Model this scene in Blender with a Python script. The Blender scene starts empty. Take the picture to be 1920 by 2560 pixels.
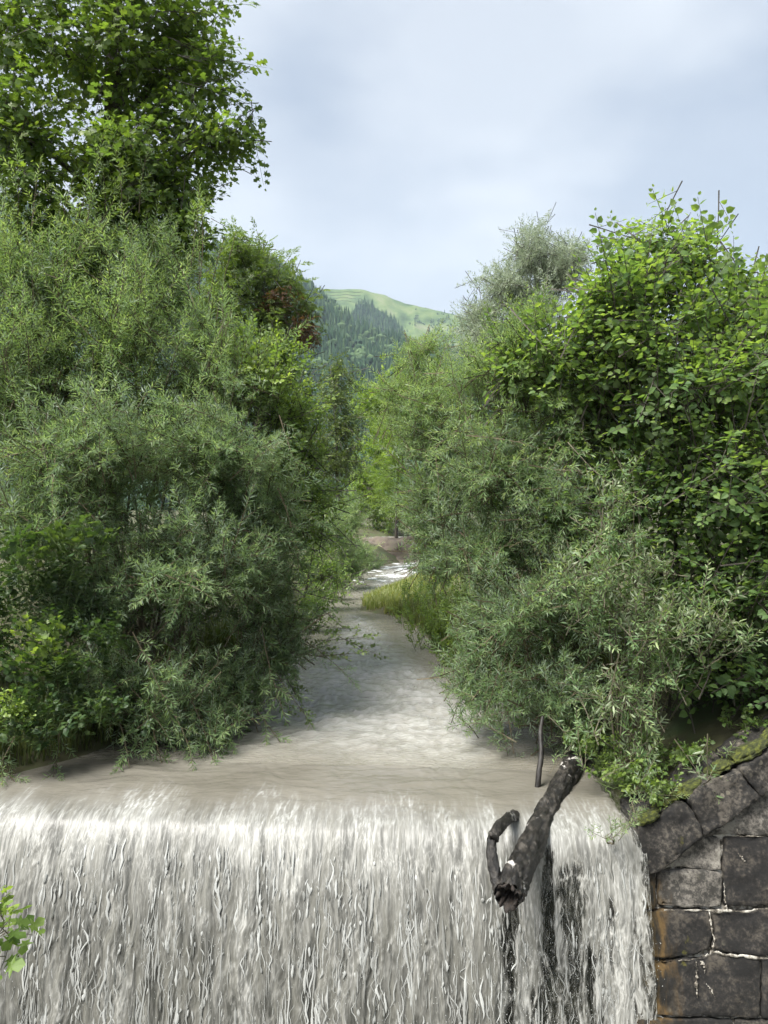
import bpy, bmesh, math
import numpy as np
from mathutils import Vector, Matrix, noise as mnoise

# ------------------------------------------------------------------ camera, sky, sun, exposure
scn = bpy.context.scene
COL = scn.collection
PI = math.pi
F, HY = 1934.0, 1300.0            # focal length and horizon row, in pixels of the 1920x2560 photograph
CAMZ = 3.0

cam = bpy.data.cameras.new('camera')
cam.sensor_fit = 'VERTICAL'
cam.sensor_height = 24.0
cam.lens = F / 2560.0 * 24.0
cam.clip_start = 0.05
cam.clip_end = 12000
camo = bpy.data.objects.new('camera', cam)
camo.location = (0, 0, CAMZ)
camo.rotation_euler = (PI / 2 + math.atan((HY - 1280.0) / F), 0, 0)
COL.objects.link(camo)
scn.camera = camo

SUN_EL, SUN_AZ = math.radians(58), math.radians(-128)     # azimuth from +Y towards +X
world = bpy.data.worlds.new('World')
scn.world = world
world.use_nodes = True
wn, wl = world.node_tree.nodes, world.node_tree.links
wn.clear()
w_out = wn.new('ShaderNodeOutputWorld')
w_bg = wn.new('ShaderNodeBackground')
w_bg.inputs['Strength'].default_value = 0.05
sky = wn.new('ShaderNodeTexSky')
sky.sky_type = 'NISHITA'
sky.sun_disc = False
sky.sun_elevation = SUN_EL
sky.sun_rotation = SUN_AZ
sky.air_density = 1.0
sky.dust_density = 1.6
tc = wn.new('ShaderNodeTexCoord')
mp = wn.new('ShaderNodeMapping')
mp.inputs['Scale'].default_value = (1.0, 1.0, 1.9)
mp.inputs['Location'].default_value = (-1.4, 2.2, 1.1)
wl.new(tc.outputs['Generated'], mp.inputs['Vector'])
n1 = wn.new('ShaderNodeTexNoise')
n1.inputs['Scale'].default_value = 1.5
n1.inputs['Detail'].default_value = 4
n1.inputs['Roughness'].default_value = 0.52
n1.inputs['Distortion'].default_value = 0.35
wl.new(mp.outputs['Vector'], n1.inputs['Vector'])
r1 = wn.new('ShaderNodeValToRGB')
r1.color_ramp.elements[0].position = 0.36
r1.color_ramp.elements[0].color = (0.62, 0.62, 0.62, 1)
r1.color_ramp.elements[1].position = 0.62
r1.color_ramp.elements[1].color = (0.94, 0.94, 0.94, 1)
wl.new(n1.outputs['Fac'], r1.inputs['Fac'])
n2 = wn.new('ShaderNodeTexNoise')
n2.inputs['Scale'].default_value = 2.6
n2.inputs['Detail'].default_value = 4
wl.new(mp.outputs['Vector'], n2.inputs['Vector'])
r2 = wn.new('ShaderNodeValToRGB')
r2.color_ramp.elements[0].position = 0.37
r2.color_ramp.elements[0].color = (4.7, 5.2, 6.1, 1)
r2.color_ramp.elements[1].position = 0.63
r2.color_ramp.elements[1].color = (7.7, 8.0, 8.45, 1)
wl.new(n2.outputs['Fac'], r2.inputs['Fac'])
hz = wn.new('ShaderNodeMix')
hz.data_type = 'RGBA'
wl.new(r1.outputs['Color'], hz.inputs[0])
wl.new(sky.outputs['Color'], hz.inputs[6])
wl.new(r2.outputs['Color'], hz.inputs[7])
wl.new(hz.outputs[2], w_bg.inputs['Color'])
wl.new(w_bg.outputs['Background'], w_out.inputs['Surface'])

sun = bpy.data.lights.new('sun', 'SUN')
sun.energy = 4.0
sun.angle = math.radians(28)
sun.color = (1.0, 0.97, 0.92)
suno = bpy.data.objects.new('sun', sun)
sd = Vector((math.sin(SUN_AZ) * math.cos(SUN_EL), math.cos(SUN_AZ) * math.cos(SUN_EL), math.sin(SUN_EL)))
suno.rotation_euler = sd.to_track_quat('Z', 'Y').to_euler()
suno.location = (0, 0, 30)
COL.objects.link(suno)

scn.view_settings.view_transform = 'Standard'
scn.view_settings.look = 'None'
scn.view_settings.exposure = 1.45
scn.view_settings.gamma = 1.0
scn.view_settings.use_curve_mapping = False
cy = scn.cycles
cy.max_bounces = 10
cy.diffuse_bounces = 4
cy.glossy_bounces = 2
cy.transmission_bounces = 6
cy.transparent_max_bounces = 10
cy.volume_bounces = 0
cy.caustics_reflective = False
cy.caustics_refractive = False
cy.use_denoising = True
cy.use_adaptive_sampling = True
cy.adaptive_threshold = 0.03

rng = np.random.default_rng(11)

# ------------------------------------------------------------------ helpers
def at(px, py, Y):
    return np.array([(px - 960.0) / F * Y, Y, CAMZ - (py - HY) / F * Y])

def pix(P):
    P = np.asarray(P)
    return np.stack([960 + P[:, 0] / P[:, 1] * F, HY - (P[:, 2] - CAMZ) / P[:, 1] * F], 1)

def sstep(a, b, x):
    t = np.clip((x - a) / (b - a), 0, 1)
    return t * t * (3 - 2 * t)

_perm = np.random.default_rng(3).permutation(4096)
_ang = np.random.default_rng(4).random(4096) * 2 * PI
_gx, _gy = np.cos(_ang), np.sin(_ang)
def perlin(x, y, seed=0):
    x = np.asarray(x, float); y = np.asarray(y, float)
    xi = np.floor(x).astype(np.int64); yi = np.floor(y).astype(np.int64)
    xf = x - xi; yf = y - yi
    u = xf * xf * xf * (xf * (xf * 6 - 15) + 10); v = yf * yf * yf * (yf * (yf * 6 - 15) + 10)
    def g(ix, iy, fx, fy):
        h = _perm[(_perm[(ix + seed * 131) & 4095] + iy * 7 + seed) & 4095]
        return _gx[h] * fx + _gy[h] * fy
    a = g(xi, yi, xf, yf); b = g(xi + 1, yi, xf - 1, yf)
    c = g(xi, yi + 1, xf, yf - 1); d = g(xi + 1, yi + 1, xf - 1, yf - 1)
    return ((a + (b - a) * u) * (1 - v) + (c + (d - c) * u) * v) * 1.5

def fbm(x, y, seed=0, oct=4, gain=0.5):
    s = 0; a = 1.0; f = 1.0
    for i in range(oct):
        s = s + a * perlin(x * f, y * f, seed + i * 17); a *= gain; f *= 2.03
    return s

def mesh_from(name, V, T, mats, matidx=None, attrs=None, smooth=False):
    """V (n,3), T (m,3) or (m,4) -> mesh"""
    me = bpy.data.meshes.new(name)
    V = np.ascontiguousarray(V, dtype=np.float32); T = np.ascontiguousarray(T, dtype=np.int32)
    k = T.shape[1]
    me.vertices.add(len(V)); me.vertices.foreach_set('co', V.ravel())
    me.loops.add(T.size); me.loops.foreach_set('vertex_index', T.ravel())
    me.polygons.add(len(T))
    me.polygons.foreach_set('loop_start', np.arange(0, T.size, k, dtype=np.int32))
    me.polygons.foreach_set('loop_total', np.full(len(T), k, dtype=np.int32))
    if matidx is not None:
        me.polygons.foreach_set('material_index', np.ascontiguousarray(matidx, dtype=np.int32))
    me.polygons.foreach_set('use_smooth', np.full(len(T), smooth, dtype=bool))
    for m in mats: me.materials.append(m)
    for key, arr in (attrs or {}).items():
        at_ = me.attributes.new(key, 'FLOAT', 'POINT')
        at_.data.foreach_set('value', np.ascontiguousarray(arr, dtype=np.float32))
    me.update(calc_edges=True)
    return me

def link(name, me, parent=None, **props):
    o = bpy.data.objects.new(name, me)
    COL.objects.link(o)
    if parent is not None: o.parent = parent
    for k, v in props.items(): o[k] = v
    return o

def thing(name, label, cat, loc, group=None):
    o = bpy.data.objects.new(name, None)
    o.empty_display_size = 0.2
    o.location = [float(v) for v in loc]
    o['label'] = label; o['category'] = cat
    if group: o['group'] = group
    COL.objects.link(o)
    return o

def child(name, me, root, **props):
    """part whose mesh is in world coordinates"""
    o = link(name, me, root, **props)
    o.matrix_parent_inverse = Matrix.Translation(root.location).inverted()
    return o

def nrm(v):
    return v / np.maximum(np.linalg.norm(v, axis=-1, keepdims=True), 1e-9)

def frames(D, zref):
    """rotation matrices with x axis along D and z axis near zref"""
    D = nrm(D); zref = np.broadcast_to(zref, D.shape)
    y = np.cross(zref, D); bad = np.linalg.norm(y, axis=1) < 1e-3
    if bad.any(): y[bad] = np.cross(np.array([0.3, 0.9, 0.1]), D[bad])
    y = nrm(y); z = np.cross(D, y)
    return np.stack([D, y, z], axis=2)

def tube(path, radii, sides=6, cap=True, bump=0.0, seed=0):
    path = np.asarray(path, float); n = len(path)
    radii = np.broadcast_to(np.asarray(radii, float), (n,))
    tan = np.gradient(path, axis=0); tan = nrm(tan)
    ref = np.array([0, 0, 1.0]) if abs(tan[0, 2]) < 0.9 else np.array([1.0, 0, 0])
    V = []
    y = nrm(np.cross(ref, tan[0])[None])[0]
    for i in range(n):
        y = y - tan[i] * np.dot(y, tan[i]); y /= np.linalg.norm(y) + 1e-9
        z = np.cross(tan[i], y)
        a = np.arange(sides) / sides * 2 * PI
        r = radii[i]
        if bump:
            r = r * (1 + bump * fbm(np.cos(a) * 1.7 + seed, np.sin(a) * 1.7 + i * 0.35, seed, 3) + bump * .5 * fbm(np.cos(a) * 5 + i * .12, np.sin(a) * 5 + i * .6, seed + 5, 2))
        V.append(path[i] + (np.cos(a) * r)[:, None] * y + (np.sin(a) * r)[:, None] * z)
    V = np.concatenate(V)
    i, j = np.meshgrid(np.arange(n - 1), np.arange(sides), indexing='ij')
    a = i * sides + j; b = i * sides + (j + 1) % sides; c = b + sides; d = a + sides
    T = np.concatenate([np.stack([a, b, c], -1).reshape(-1, 3), np.stack([a, c, d], -1).reshape(-1, 3)])
    if cap and sides > 3:
        k = len(V)
        V = np.vstack([V, path[-1][None]])
        e = (n - 1) * sides + np.arange(sides)
        T = np.vstack([T, np.stack([e, np.roll(e, -1), np.full(sides, k)], 1)])
    return V, T

def grid_quads(nr, nc):
    i, j = np.meshgrid(np.arange(nr - 1), np.arange(nc - 1), indexing='ij')
    a = (i * nc + j).ravel()
    return np.stack([a, a + 1, a + nc + 1, a + nc], 1)

# ------------------------------------------------------------------ materials
def new_mat(name):
    m = bpy.data.materials.new(name); m.use_nodes = True
    nt = m.node_tree; nt.nodes.clear()
    out = nt.nodes.new('ShaderNodeOutputMaterial')
    return m, nt, out

def N(nt, kind, **kw):
    n = nt.nodes.new(kind)
    for k, v in kw.items():
        if k in n.inputs: n.inputs[k].default_value = v
        else: setattr(n, k, v)
    return n

def ramp(nt, fac, stops):
    r = nt.nodes.new('ShaderNodeValToRGB')
    el = r.color_ramp.elements
    while len(el) < len(stops): el.new(0.5)
    for e, (p, c) in zip(el, stops):
        e.position = p; e.color = (*c, 1) if len(c) == 3 else c
    nt.links.new(fac, r.inputs['Fac'])
    return r.outputs['Color']

def mixc(nt, fac, a, b, mode='MIX'):
    m = nt.nodes.new('ShaderNodeMix'); m.data_type = 'RGBA'; m.blend_type = mode
    for sock, v in ((m.inputs[0], fac), (m.inputs[6], a), (m.inputs[7], b)):
        if hasattr(v, 'links'): nt.links.new(v, sock)
        elif isinstance(v, (int, float)): sock.default_value = v
        else: sock.default_value = (*v, 1)
    return m.outputs[2]

def math_(nt, op, a, b=None, clamp=False):
    m = nt.nodes.new('ShaderNodeMath'); m.operation = op; m.use_clamp = clamp
    for sock, v in ((m.inputs[0], a), (m.inputs[1], b)):
        if v is None: continue
        if hasattr(v, 'links'): nt.links.new(v, sock)
        else: sock.default_value = v
    return m.outputs[0]

def leaf_mat(name, dark, mid, light, back=None, transl=0.35, rough=0.42, spec=0.35, thru=(1.55, 1.6, 0.6)):
    m, nt, out = new_mat(name)
    L = nt.links
    a = N(nt, 'ShaderNodeAttribute', attribute_name='tint')
    oi = N(nt, 'ShaderNodeObjectInfo')
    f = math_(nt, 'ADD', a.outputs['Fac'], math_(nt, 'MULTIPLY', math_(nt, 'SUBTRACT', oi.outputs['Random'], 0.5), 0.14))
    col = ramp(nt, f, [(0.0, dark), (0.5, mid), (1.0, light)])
    face = col
    if back is not None:
        g = N(nt, 'ShaderNodeNewGeometry')
        face = mixc(nt, g.outputs['Backfacing'], col, mixc(nt, 0.75, col, back))
    p = N(nt, 'ShaderNodeBsdfPrincipled', Roughness=rough)
    p.inputs['Specular IOR Level'].default_value = spec
    L.new(face, p.inputs['Base Color'])
    tr = N(nt, 'ShaderNodeBsdfTranslucent')
    tcol = mixc(nt, 1.0, col, thru, 'MULTIPLY')
    L.new(tcol, tr.inputs['Color'])
    mx = N(nt, 'ShaderNodeMixShader'); mx.inputs[0].default_value = min(.5, transl + .05)
    L.new(p.outputs[0], mx.inputs[1]); L.new(tr.outputs[0], mx.inputs[2])
    L.new(mx.outputs[0], out.inputs['Surface'])
    return m

def bark_mat(name, c1, c2, scale=6.0, rough=0.85, stretch=0.25):
    m, nt, out = new_mat(name)
    L = nt.links
    t = N(nt, 'ShaderNodeTexCoord')
    mp_ = N(nt, 'ShaderNodeMapping'); mp_.inputs['Scale'].default_value = (1, 1, stretch)
    L.new(t.outputs['Object'], mp_.inputs['Vector'])
    n = N(nt, 'ShaderNodeTexNoise', Scale=scale, Detail=8.0, Roughness=0.65)
    L.new(mp_.outputs[0], n.inputs['Vector'])
    col = ramp(nt, n.outputs['Fac'], [(0.3, c1), (0.7, c2)])
    p = N(nt, 'ShaderNodeBsdfPrincipled', Roughness=rough)
    L.new(col, p.inputs['Base Color'])
    b = N(nt, 'ShaderNodeBump', Strength=0.6, Distance=0.02)
    L.new(n.outputs['Fac'], b.inputs['Height']); L.new(b.outputs[0], p.inputs['Normal'])
    L.new(p.outputs[0], out.inputs['Surface'])
    return m

M = {}
M['twig'] = bark_mat('twig_bark', (0.045, 0.035, 0.022), (0.13, 0.105, 0.06), 12)
M['bark'] = bark_mat('tree_bark', (0.03, 0.027, 0.022), (0.11, 0.095, 0.075), 8)
M['stem'] = bark_mat('willow_stem_bark', (0.05, 0.045, 0.03), (0.16, 0.14, 0.09), 10)
M['green_stem'] = bark_mat('herb_stem', (0.06, 0.10, 0.03), (0.12, 0.17, 0.05), 10)
M['willow'] = leaf_mat('willow_leaf', (0.095, 0.158, 0.066), (0.178, 0.266, 0.110), (0.345, 0.435, 0.170), (0.320, 0.395, 0.285), 0.42, thru=(1.45, 1.5, .75))
M['willow_grey'] = leaf_mat('grey_willow_leaf', (0.092, 0.150, 0.073), (0.172, 0.250, 0.122), (0.335, 0.410, 0.185), (0.325, 0.395, 0.305), 0.42, thru=(1.45, 1.5, .8))
M['willow_pale'] = leaf_mat('pale_willow_leaf', (0.085, 0.147, 0.065), (0.170, 0.255, 0.115), (0.350, 0.410, 0.200), (0.378, 0.420, 0.294), 0.35)
M['willow_silver'] = leaf_mat('silver_willow_leaf', (0.19, 0.235, 0.165), (0.29, 0.34, 0.25), (0.41, 0.45, 0.34), (0.46, 0.50, 0.43), 0.35, thru=(1.1, 1.15, .9))
M['hazel'] = leaf_mat('hazel_leaf', (0.062, 0.118, 0.045), (0.120, 0.195, 0.068), (0.250, 0.340, 0.095), (0.200, 0.260, 0.150), 0.44, .5, .25)
M['maple'] = leaf_mat('maple_leaf', (0.072, 0.122, 0.036), (0.125, 0.195, 0.048), (0.225, 0.295, 0.060), (0.165, 0.215, 0.100), 0.46)
M['bramble'] = leaf_mat('shaded_bramble_leaf', (0.022, 0.046, 0.017), (0.045, 0.085, 0.030), (0.095, 0.145, 0.045), (0.09, 0.125, 0.07), 0.35)  # leaf colour darkened to stand in for shade under the overhanging willow
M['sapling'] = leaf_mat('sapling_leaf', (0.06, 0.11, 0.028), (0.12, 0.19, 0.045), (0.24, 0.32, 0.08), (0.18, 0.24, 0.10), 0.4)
M['alder'] = leaf_mat('alder_leaf', (0.078, 0.137, 0.039), (0.150, 0.234, 0.058), (0.299, 0.390, 0.091), (0.260, 0.325, 0.182), 0.38, 0.3, 0.5)
M['ash'] = leaf_mat('ash_leaf', (0.070, 0.118, 0.042), (0.125, 0.185, 0.062), (0.215, 0.275, 0.085), (0.19, 0.235, 0.12), 0.40)
M['russet'] = leaf_mat('russet_leaf', (0.066, 0.042, 0.026), (0.144, 0.078, 0.046), (0.228, 0.120, 0.060), None, 0.25)
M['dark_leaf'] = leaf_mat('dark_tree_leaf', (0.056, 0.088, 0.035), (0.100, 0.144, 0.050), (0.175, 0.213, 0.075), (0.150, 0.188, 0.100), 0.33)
M['lime'] = leaf_mat('lime_leaf', (0.103, 0.167, 0.040), (0.196, 0.287, 0.057), (0.345, 0.437, 0.092), (0.299, 0.368, 0.161), 0.4)
M['herb'] = leaf_mat('herb_leaf', (0.055, 0.105, 0.028), (0.115, 0.180, 0.048), (0.215, 0.285, 0.075), (0.18, 0.235, 0.10), 0.4)
M['grass'] = leaf_mat('grass_blade', (0.11, 0.155, 0.05), (0.21, 0.25, 0.085), (0.36, 0.34, 0.15), None, 0.35)
M['bank_grass'] = leaf_mat('bank_grass_blade', (0.05, 0.075, 0.02), (0.11, 0.13, 0.04), (0.24, 0.22, 0.08), None, 0.3)
M['forest'] = leaf_mat('forest_foliage', (0.016, 0.044, 0.024), (0.036, 0.078, 0.036), (0.085, 0.135, 0.055), None, 0.15, 0.7, 0.1)

# ------------------------------------------------------------------ templates of foliage
class Tpl:
    """triangles with a material slot (0 leaf, 1 wood) and a tint per vertex"""
    def __init__(s): s.V, s.T, s.m, s.t, s.n = [], [], [], [], 0
    def add(s, V, T, m, t):
        s.V.append(V); s.T.append(T + s.n); s.m.append(np.full(len(T), m, np.int32))
        s.t.append(np.broadcast_to(np.asarray(t, float), (len(V),)).copy()); s.n += len(V)
    def done(s):
        s.V = np.concatenate(s.V); s.T = np.concatenate(s.T); s.m = np.concatenate(s.m); s.t = np.concatenate(s.t)
        return s

def leaf_lance(L, w, fold=0.25, droop=0.1):
    V = np.array([[0, 0, 0], [.38 * L, w / 2, fold * w / 2], [L, 0, -droop * L], [.38 * L, -w / 2, fold * w / 2]])
    return V, np.array([[0, 2, 1], [0, 3, 2]])

def leaf_lance6(L, w, fold=0.25, droop=0.12):
    V = np.array([[0, 0, 0], [.25 * L, w * .42, fold * w * .4], [.62 * L, w * .42, fold * w * .4 - droop * L * .35], [L, 0, -droop * L],
                  [.62 * L, -w * .42, fold * w * .4 - droop * L * .35], [.25 * L, -w * .42, fold * w * .4], [.45 * L, 0, -droop * L * .1]])
    T = [[0, 6, 1], [1, 6, 2], [2, 6, 3], [3, 6, 4], [4, 6, 5], [5, 6, 0]]
    return V, np.array(T)

def leaf_round(L, w, fold=0.18, droop=0.22, tip=0.16):
    xs = [0.14, 0.62]; ws = [0.44, 0.46]
    V = [[0, 0, 0]]
    for x, y in zip(xs, ws): V.append([x * L, y * w, fold * y * w - droop * L * x * x])
    V.append([L * (1 + tip * .5), 0, -droop * L * 1.15])
    for x, y in zip(xs[::-1], ws[::-1]): V.append([x * L, -y * w, fold * y * w - droop * L * x * x])
    V.append([.45 * L, 0, -droop * L * .2])
    n = len(V) - 1
    T = [[i, n, (i + 1) % n] for i in range(n)]
    return np.array(V), np.array(T)[:, [0, 1, 2]]

def leaf_maple(L, droop=0.2):
    pts = [(0.0, 0.0), (-.10, .34), (.14, .22), (.30, .64), (.42, .22), (.78, .38), (1.08, 0.0)]
    out = pts + [(x, -y) for x, y in pts[-2:0:-1]]
    V = [[x * L, y * L, -droop * L * max(0, x) ** 2 + 0.10 * abs(y) * L - .25 * L * y * y] for x, y in out]
    V.append([.25 * L, 0, -droop * L * .06])
    n = len(V) - 1
    T = [[i, n, (i + 1) % n] for i in range(n)]
    return np.array(V), np.array(T)

def make_shoot(r, L, n, leaf, ang=45, lscale=(0.7, 1.1), bend=0.15, flat=0.0, tipbright=0.4, t0=0.1, base_tint=0.4, twig_r=0.004, petiole=0.0, up=(0, 0, 1.0), spread=0.16):
    """returns (leaf transforms R,P,s,t) and twig path for a shoot along +x"""
    ts = np.linspace(t0, 1.0, n) ** 0.92
    side = r.normal(0, abs(bend) * .6)
    def path(t): return np.stack([L * t, side * L * t * t, bend * L * t * t], -1)
    P = path(ts)
    Tn = nrm(path(ts + .01) - path(ts - .01))
    az = np.arange(n) * 2.399 + r.normal(0, .3, n)
    if flat: az = np.where(np.arange(n) % 2 == 0, 0, PI) + r.normal(0, 1 - flat, n)
    y = nrm(np.cross(np.array([0, 0, 1.0]), Tn)); z = np.cross(Tn, y)
    A = np.radians(ang * (1.05 - .55 * ts ** 3)) + r.normal(0, .15, n)
    rad = np.cos(az)[:, None] * y + np.sin(az)[:, None] * z
    D = np.cos(A)[:, None] * Tn + np.sin(A)[:, None] * rad
    zr = nrm(Tn * .5 + np.array(up) * .8 + r.normal(0, .35, (n, 3)))
    R = frames(D, zr)
    s = r.uniform(*lscale, n) * (1 - .45 * ts ** 4) * (0.8 + .4 * np.sin(np.clip(ts, 0, 1) * PI))
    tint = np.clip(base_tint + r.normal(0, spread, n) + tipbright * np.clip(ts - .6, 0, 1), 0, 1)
    P = P + D * petiole
    tw = path(np.linspace(0, 1, 2))
    return (R, P, s, tint), tw, twig_r

def make_spray(r, leaf, BL=0.9, nsh=7, sh=dict(L=0.5, n=26), bend=0.1, angle=40, terminal=True, wood_r=0.009, tint_sd=0.08, up_curve=0.25, twigs=True):
    """a branch along +x carrying shoots; keeps leaf transforms and the wood apart"""
    side = r.normal(0, .08)
    def path(t): return np.stack([BL * t, side * BL * t * t, bend * BL * t * t], -1)
    wood = Tpl(); RR, PP, SS, TT = [], [], [], []
    V, T = tube(path(np.linspace(0, 1, 4)), np.linspace(wood_r, wood_r * .45, 4), 3, cap=False)
    wood.add(V, T, 1, .5)
    spots = [(t, False) for t in np.linspace(.15, .95, nsh)]
    if terminal: spots.append((1.0, True))
    for k, (t, term) in enumerate(spots):
        kw = dict(sh); L = kw.pop('L') * r.uniform(.6, 1.15) * (1 if term else 1.05 - .4 * t)
        n = max(4, int(kw.pop('n') * L / sh['L']))
        (R, P, s, ti), tw, twr = make_shoot(r, L, n, leaf, **kw)
        tn = nrm(path(np.array([t + .01])) - path(np.array([t - .01])))[0]
        az = k * 2.4 + r.normal(0, .4)
        y = nrm(np.cross(np.array([0, 0, 1.0]), tn)[None])[0]; z = np.cross(tn, y)
        A = math.radians(0 if term else angle * r.uniform(.7, 1.25))
        D = math.cos(A) * tn + math.sin(A) * (math.cos(az) * y + math.sin(az) * z) + np.array([0, 0, up_curve * (0 if term else 1)])
        B = frames(D[None], np.array([0, 0, 1.0]))[0]
        o = path(np.array([t]))[0]
        RR.append(np.einsum('ij,njk->nik', B, R)); PP.append(P @ B.T + o); SS.append(s); TT.append(np.clip(ti + r.normal(0, tint_sd), 0, 1))
        if not twigs: continue
        V, T = tube(tw @ B.T + o, np.linspace(twr, twr * .5, len(tw)), 3, cap=False)
        wood.add(V, T, 1, .5)
    wood.done()
    return dict(R=np.concatenate(RR), P=np.concatenate(PP), s=np.concatenate(SS), t=np.concatenate(TT), wood=wood, leaf=leaf)

def bake(sp):
    """spray -> one Tpl with leaves and wood"""
    tp = Tpl(); LV, LT = sp['leaf']
    V = np.einsum('nij,vj->nvi', sp['R'] * sp['s'][:, None, None], LV) + sp['P'][:, None]
    n, v = V.shape[:2]
    T = (LT[None] + (np.arange(n) * v)[:, None, None]).reshape(-1, 3)
    tp.add(V.reshape(-1, 3), T, 0, np.repeat(sp['t'], v))
    w = sp['wood']; tp.add(w.V, w.T, 1, w.t)
    return tp.done()

def merge(tpls, idx, R, S, P, jit):
    Vs, Ts, ms, ts, n0 = [], [], [], [], 0
    for k, tp in enumerate(tpls):
        sel = np.where(idx == k)[0]
        if not len(sel): continue
        V = np.einsum('nij,vj->nvi', R[sel] * S[sel][:, None, None], tp.V) + P[sel][:, None]
        n, v = V.shape[:2]
        Vs.append(V.reshape(-1, 3))
        Ts.append((tp.T[None] + (np.arange(n) * v)[:, None, None]).reshape(-1, 3) + n0)
        ms.append(np.tile(tp.m, n)); ts.append(np.clip(tp.t[None] + jit[sel][:, None], 0, 1).ravel()); n0 += n * v
    return np.concatenate(Vs), np.concatenate(Ts), np.concatenate(ms), np.concatenate(ts)

def lobe(px, py, Y, rx, ry, dep):
    c = at(px, py, Y); return (c, np.array([rx * Y / F, dep, ry * Y / F]))

def crown(lobes, n, r, blen, up=0.5, rand=0.45, back=0.45, inner=0.25, shell=0.3, minz=0.05, droop_low=0.0, toward=0.0, lump=.32):
    """origins and directions of sprays that fill a union of ellipsoids"""
    C = np.array([l[0] for l in lobes]); A = np.array([l[1] for l in lobes])
    area = (A[:, 0] * A[:, 2] + A[:, 0] * A[:, 1] + A[:, 1] * A[:, 2]); pr = area ** .8 / (area ** .8).sum()
    P, D = [], []
    tot = 0; off = float(r.uniform(0, 50))
    while tot < n:
        k = r.choice(len(C), n, p=pr)
        d = nrm(r.normal(0, 1, (n, 3)))
        keep = (d[:, 1] < 0.35) | (r.random(n) < back)
        fr = 1 - np.abs(r.normal(0, shell, n)); fr = np.where(r.random(n) < inner, r.uniform(.2, .8, n), fr)
        q = C[k] + d * A[k] * np.clip(fr, .1, 1.0)[:, None]
        # drop points deep inside another lobe
        e = np.linalg.norm((q[:, None] - C[None]) / A[None], axis=2)
        e[np.arange(n), k] = 9
        keep &= (e.min(1) > .55) | (r.random(n) < .25)
        keep &= q[:, 2] > minz
        hollow = np.array([mnoise.noise(Vector(v) * .95 + Vector((off, 0, 0))) + .5 * mnoise.noise(Vector(v) * 2.1 + Vector((0, off, 0))) for v in q])
        keep &= (hollow > -.16) | (r.random(n) < .22)
        q = q + nrm(d) * (np.clip(hollow, -.4, .6) * lump)[:, None]
        out = nrm(d / A[k])
        dirv = nrm(out + np.array([0, -toward, up]) * 1.0 + r.normal(0, rand, (n, 3)))
        if droop_low:
            low = np.clip(-d[:, 2], 0, 1)[:, None]
            dirv = nrm(dirv + low * np.array([0, -0.4, -droop_low]))
        q = q - dirv * blen * (1.25 - np.where(r.random(n) < .14, r.uniform(.15, .5, n), 0))[:, None]
        P.append(q[keep]); D.append(dirv[keep]); tot += keep.sum()
    return np.concatenate(P)[:n], np.concatenate(D)[:n]

def pick_front(P, n, cell):
    """indices of the n pieces that lie in front, spread over the plant as seen from the river"""
    uv = pix(P); inside = (uv[:, 0] > -40) & (uv[:, 0] < 1960) & (uv[:, 1] > -40) & (uv[:, 1] < 2600)
    key = (np.floor(uv[:, 0] / cell) * 4001 + np.floor(uv[:, 1] / cell)).astype(int)
    order = np.argsort(P[:, 1] + 50 * ~inside)
    _, first = np.unique(key[order], return_index=True)
    sel = order[first]; sel = sel[inside[sel]]
    sel = sel[np.argsort(P[sel, 1])][:n]
    return sel

def stems(root, base, spread, tips, r, rad=0.035, mat='stem', name='stem', sides=6):
    for tip in tips:
        b = np.array(base) + np.array([r.normal(0, spread), r.normal(0, spread * .6), 0])
        m = (b + tip) / 2; m[:2] = b[:2] + (tip[:2] - b[:2]) * r.uniform(.2, .4); m[2] = b[2] + (tip[2] - b[2]) * r.uniform(.5, .62)
        t = np.linspace(0, 1, 12)[:, None]
        pth = (1 - t) ** 2 * b + 2 * t * (1 - t) * m + t * t * tip
        w = r.normal(0, .035, (12, 3)); w[0] = w[-1] = 0
        V, T = tube(pth + np.cumsum(w, 0) * .5, np.linspace(rad, rad * .12, 12), sides)
        child(name, mesh_from(name, V, T, [M[mat]], smooth=True), root)

def plant_sprays(root, leafmat, woodmat, tpls, P, D, r, scale=(0.8, 1.2), n_front=0, cell=70, jit=.10, part='branch', rest='foliage', zref=(0, 0, 1.0), tintfn=None):
    n = len(P)
    idx = r.integers(0, len(tpls), n); S = r.uniform(*scale, n)
    R = frames(D, nrm(np.array(zref) + r.normal(0, .25, (n, 3))))
    J = r.normal(0, jit, n)
    if tintfn is not None: J = J + tintfn(P)
    mats = [M[leafmat], M[woodmat]]
    front = pick_front(P, n_front, cell) if n_front else np.array([], int)
    if len(front):
        ms = [mesh_from(part, tp.V, tp.T, mats, tp.m, dict(tint=tp.t)) for tp in tpls]
        for i in front:
            o = link(part, ms[idx[i]], root)
            m4 = np.eye(4); m4[:3, :3] = R[i] * S[i]; m4[:3, 3] = P[i] - np.array(root.location)
            o.matrix_basis = Matrix(m4.tolist())
    keep = np.setdiff1d(np.arange(n), front)
    if not len(keep): return None
    V, T, mm, tt = merge(tpls, idx[keep], R[keep], S[keep], P[keep], J[keep])
    return child(rest, mesh_from(rest, V, T, mats, mm, dict(tint=tt)), root, kind='stuff')

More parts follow.
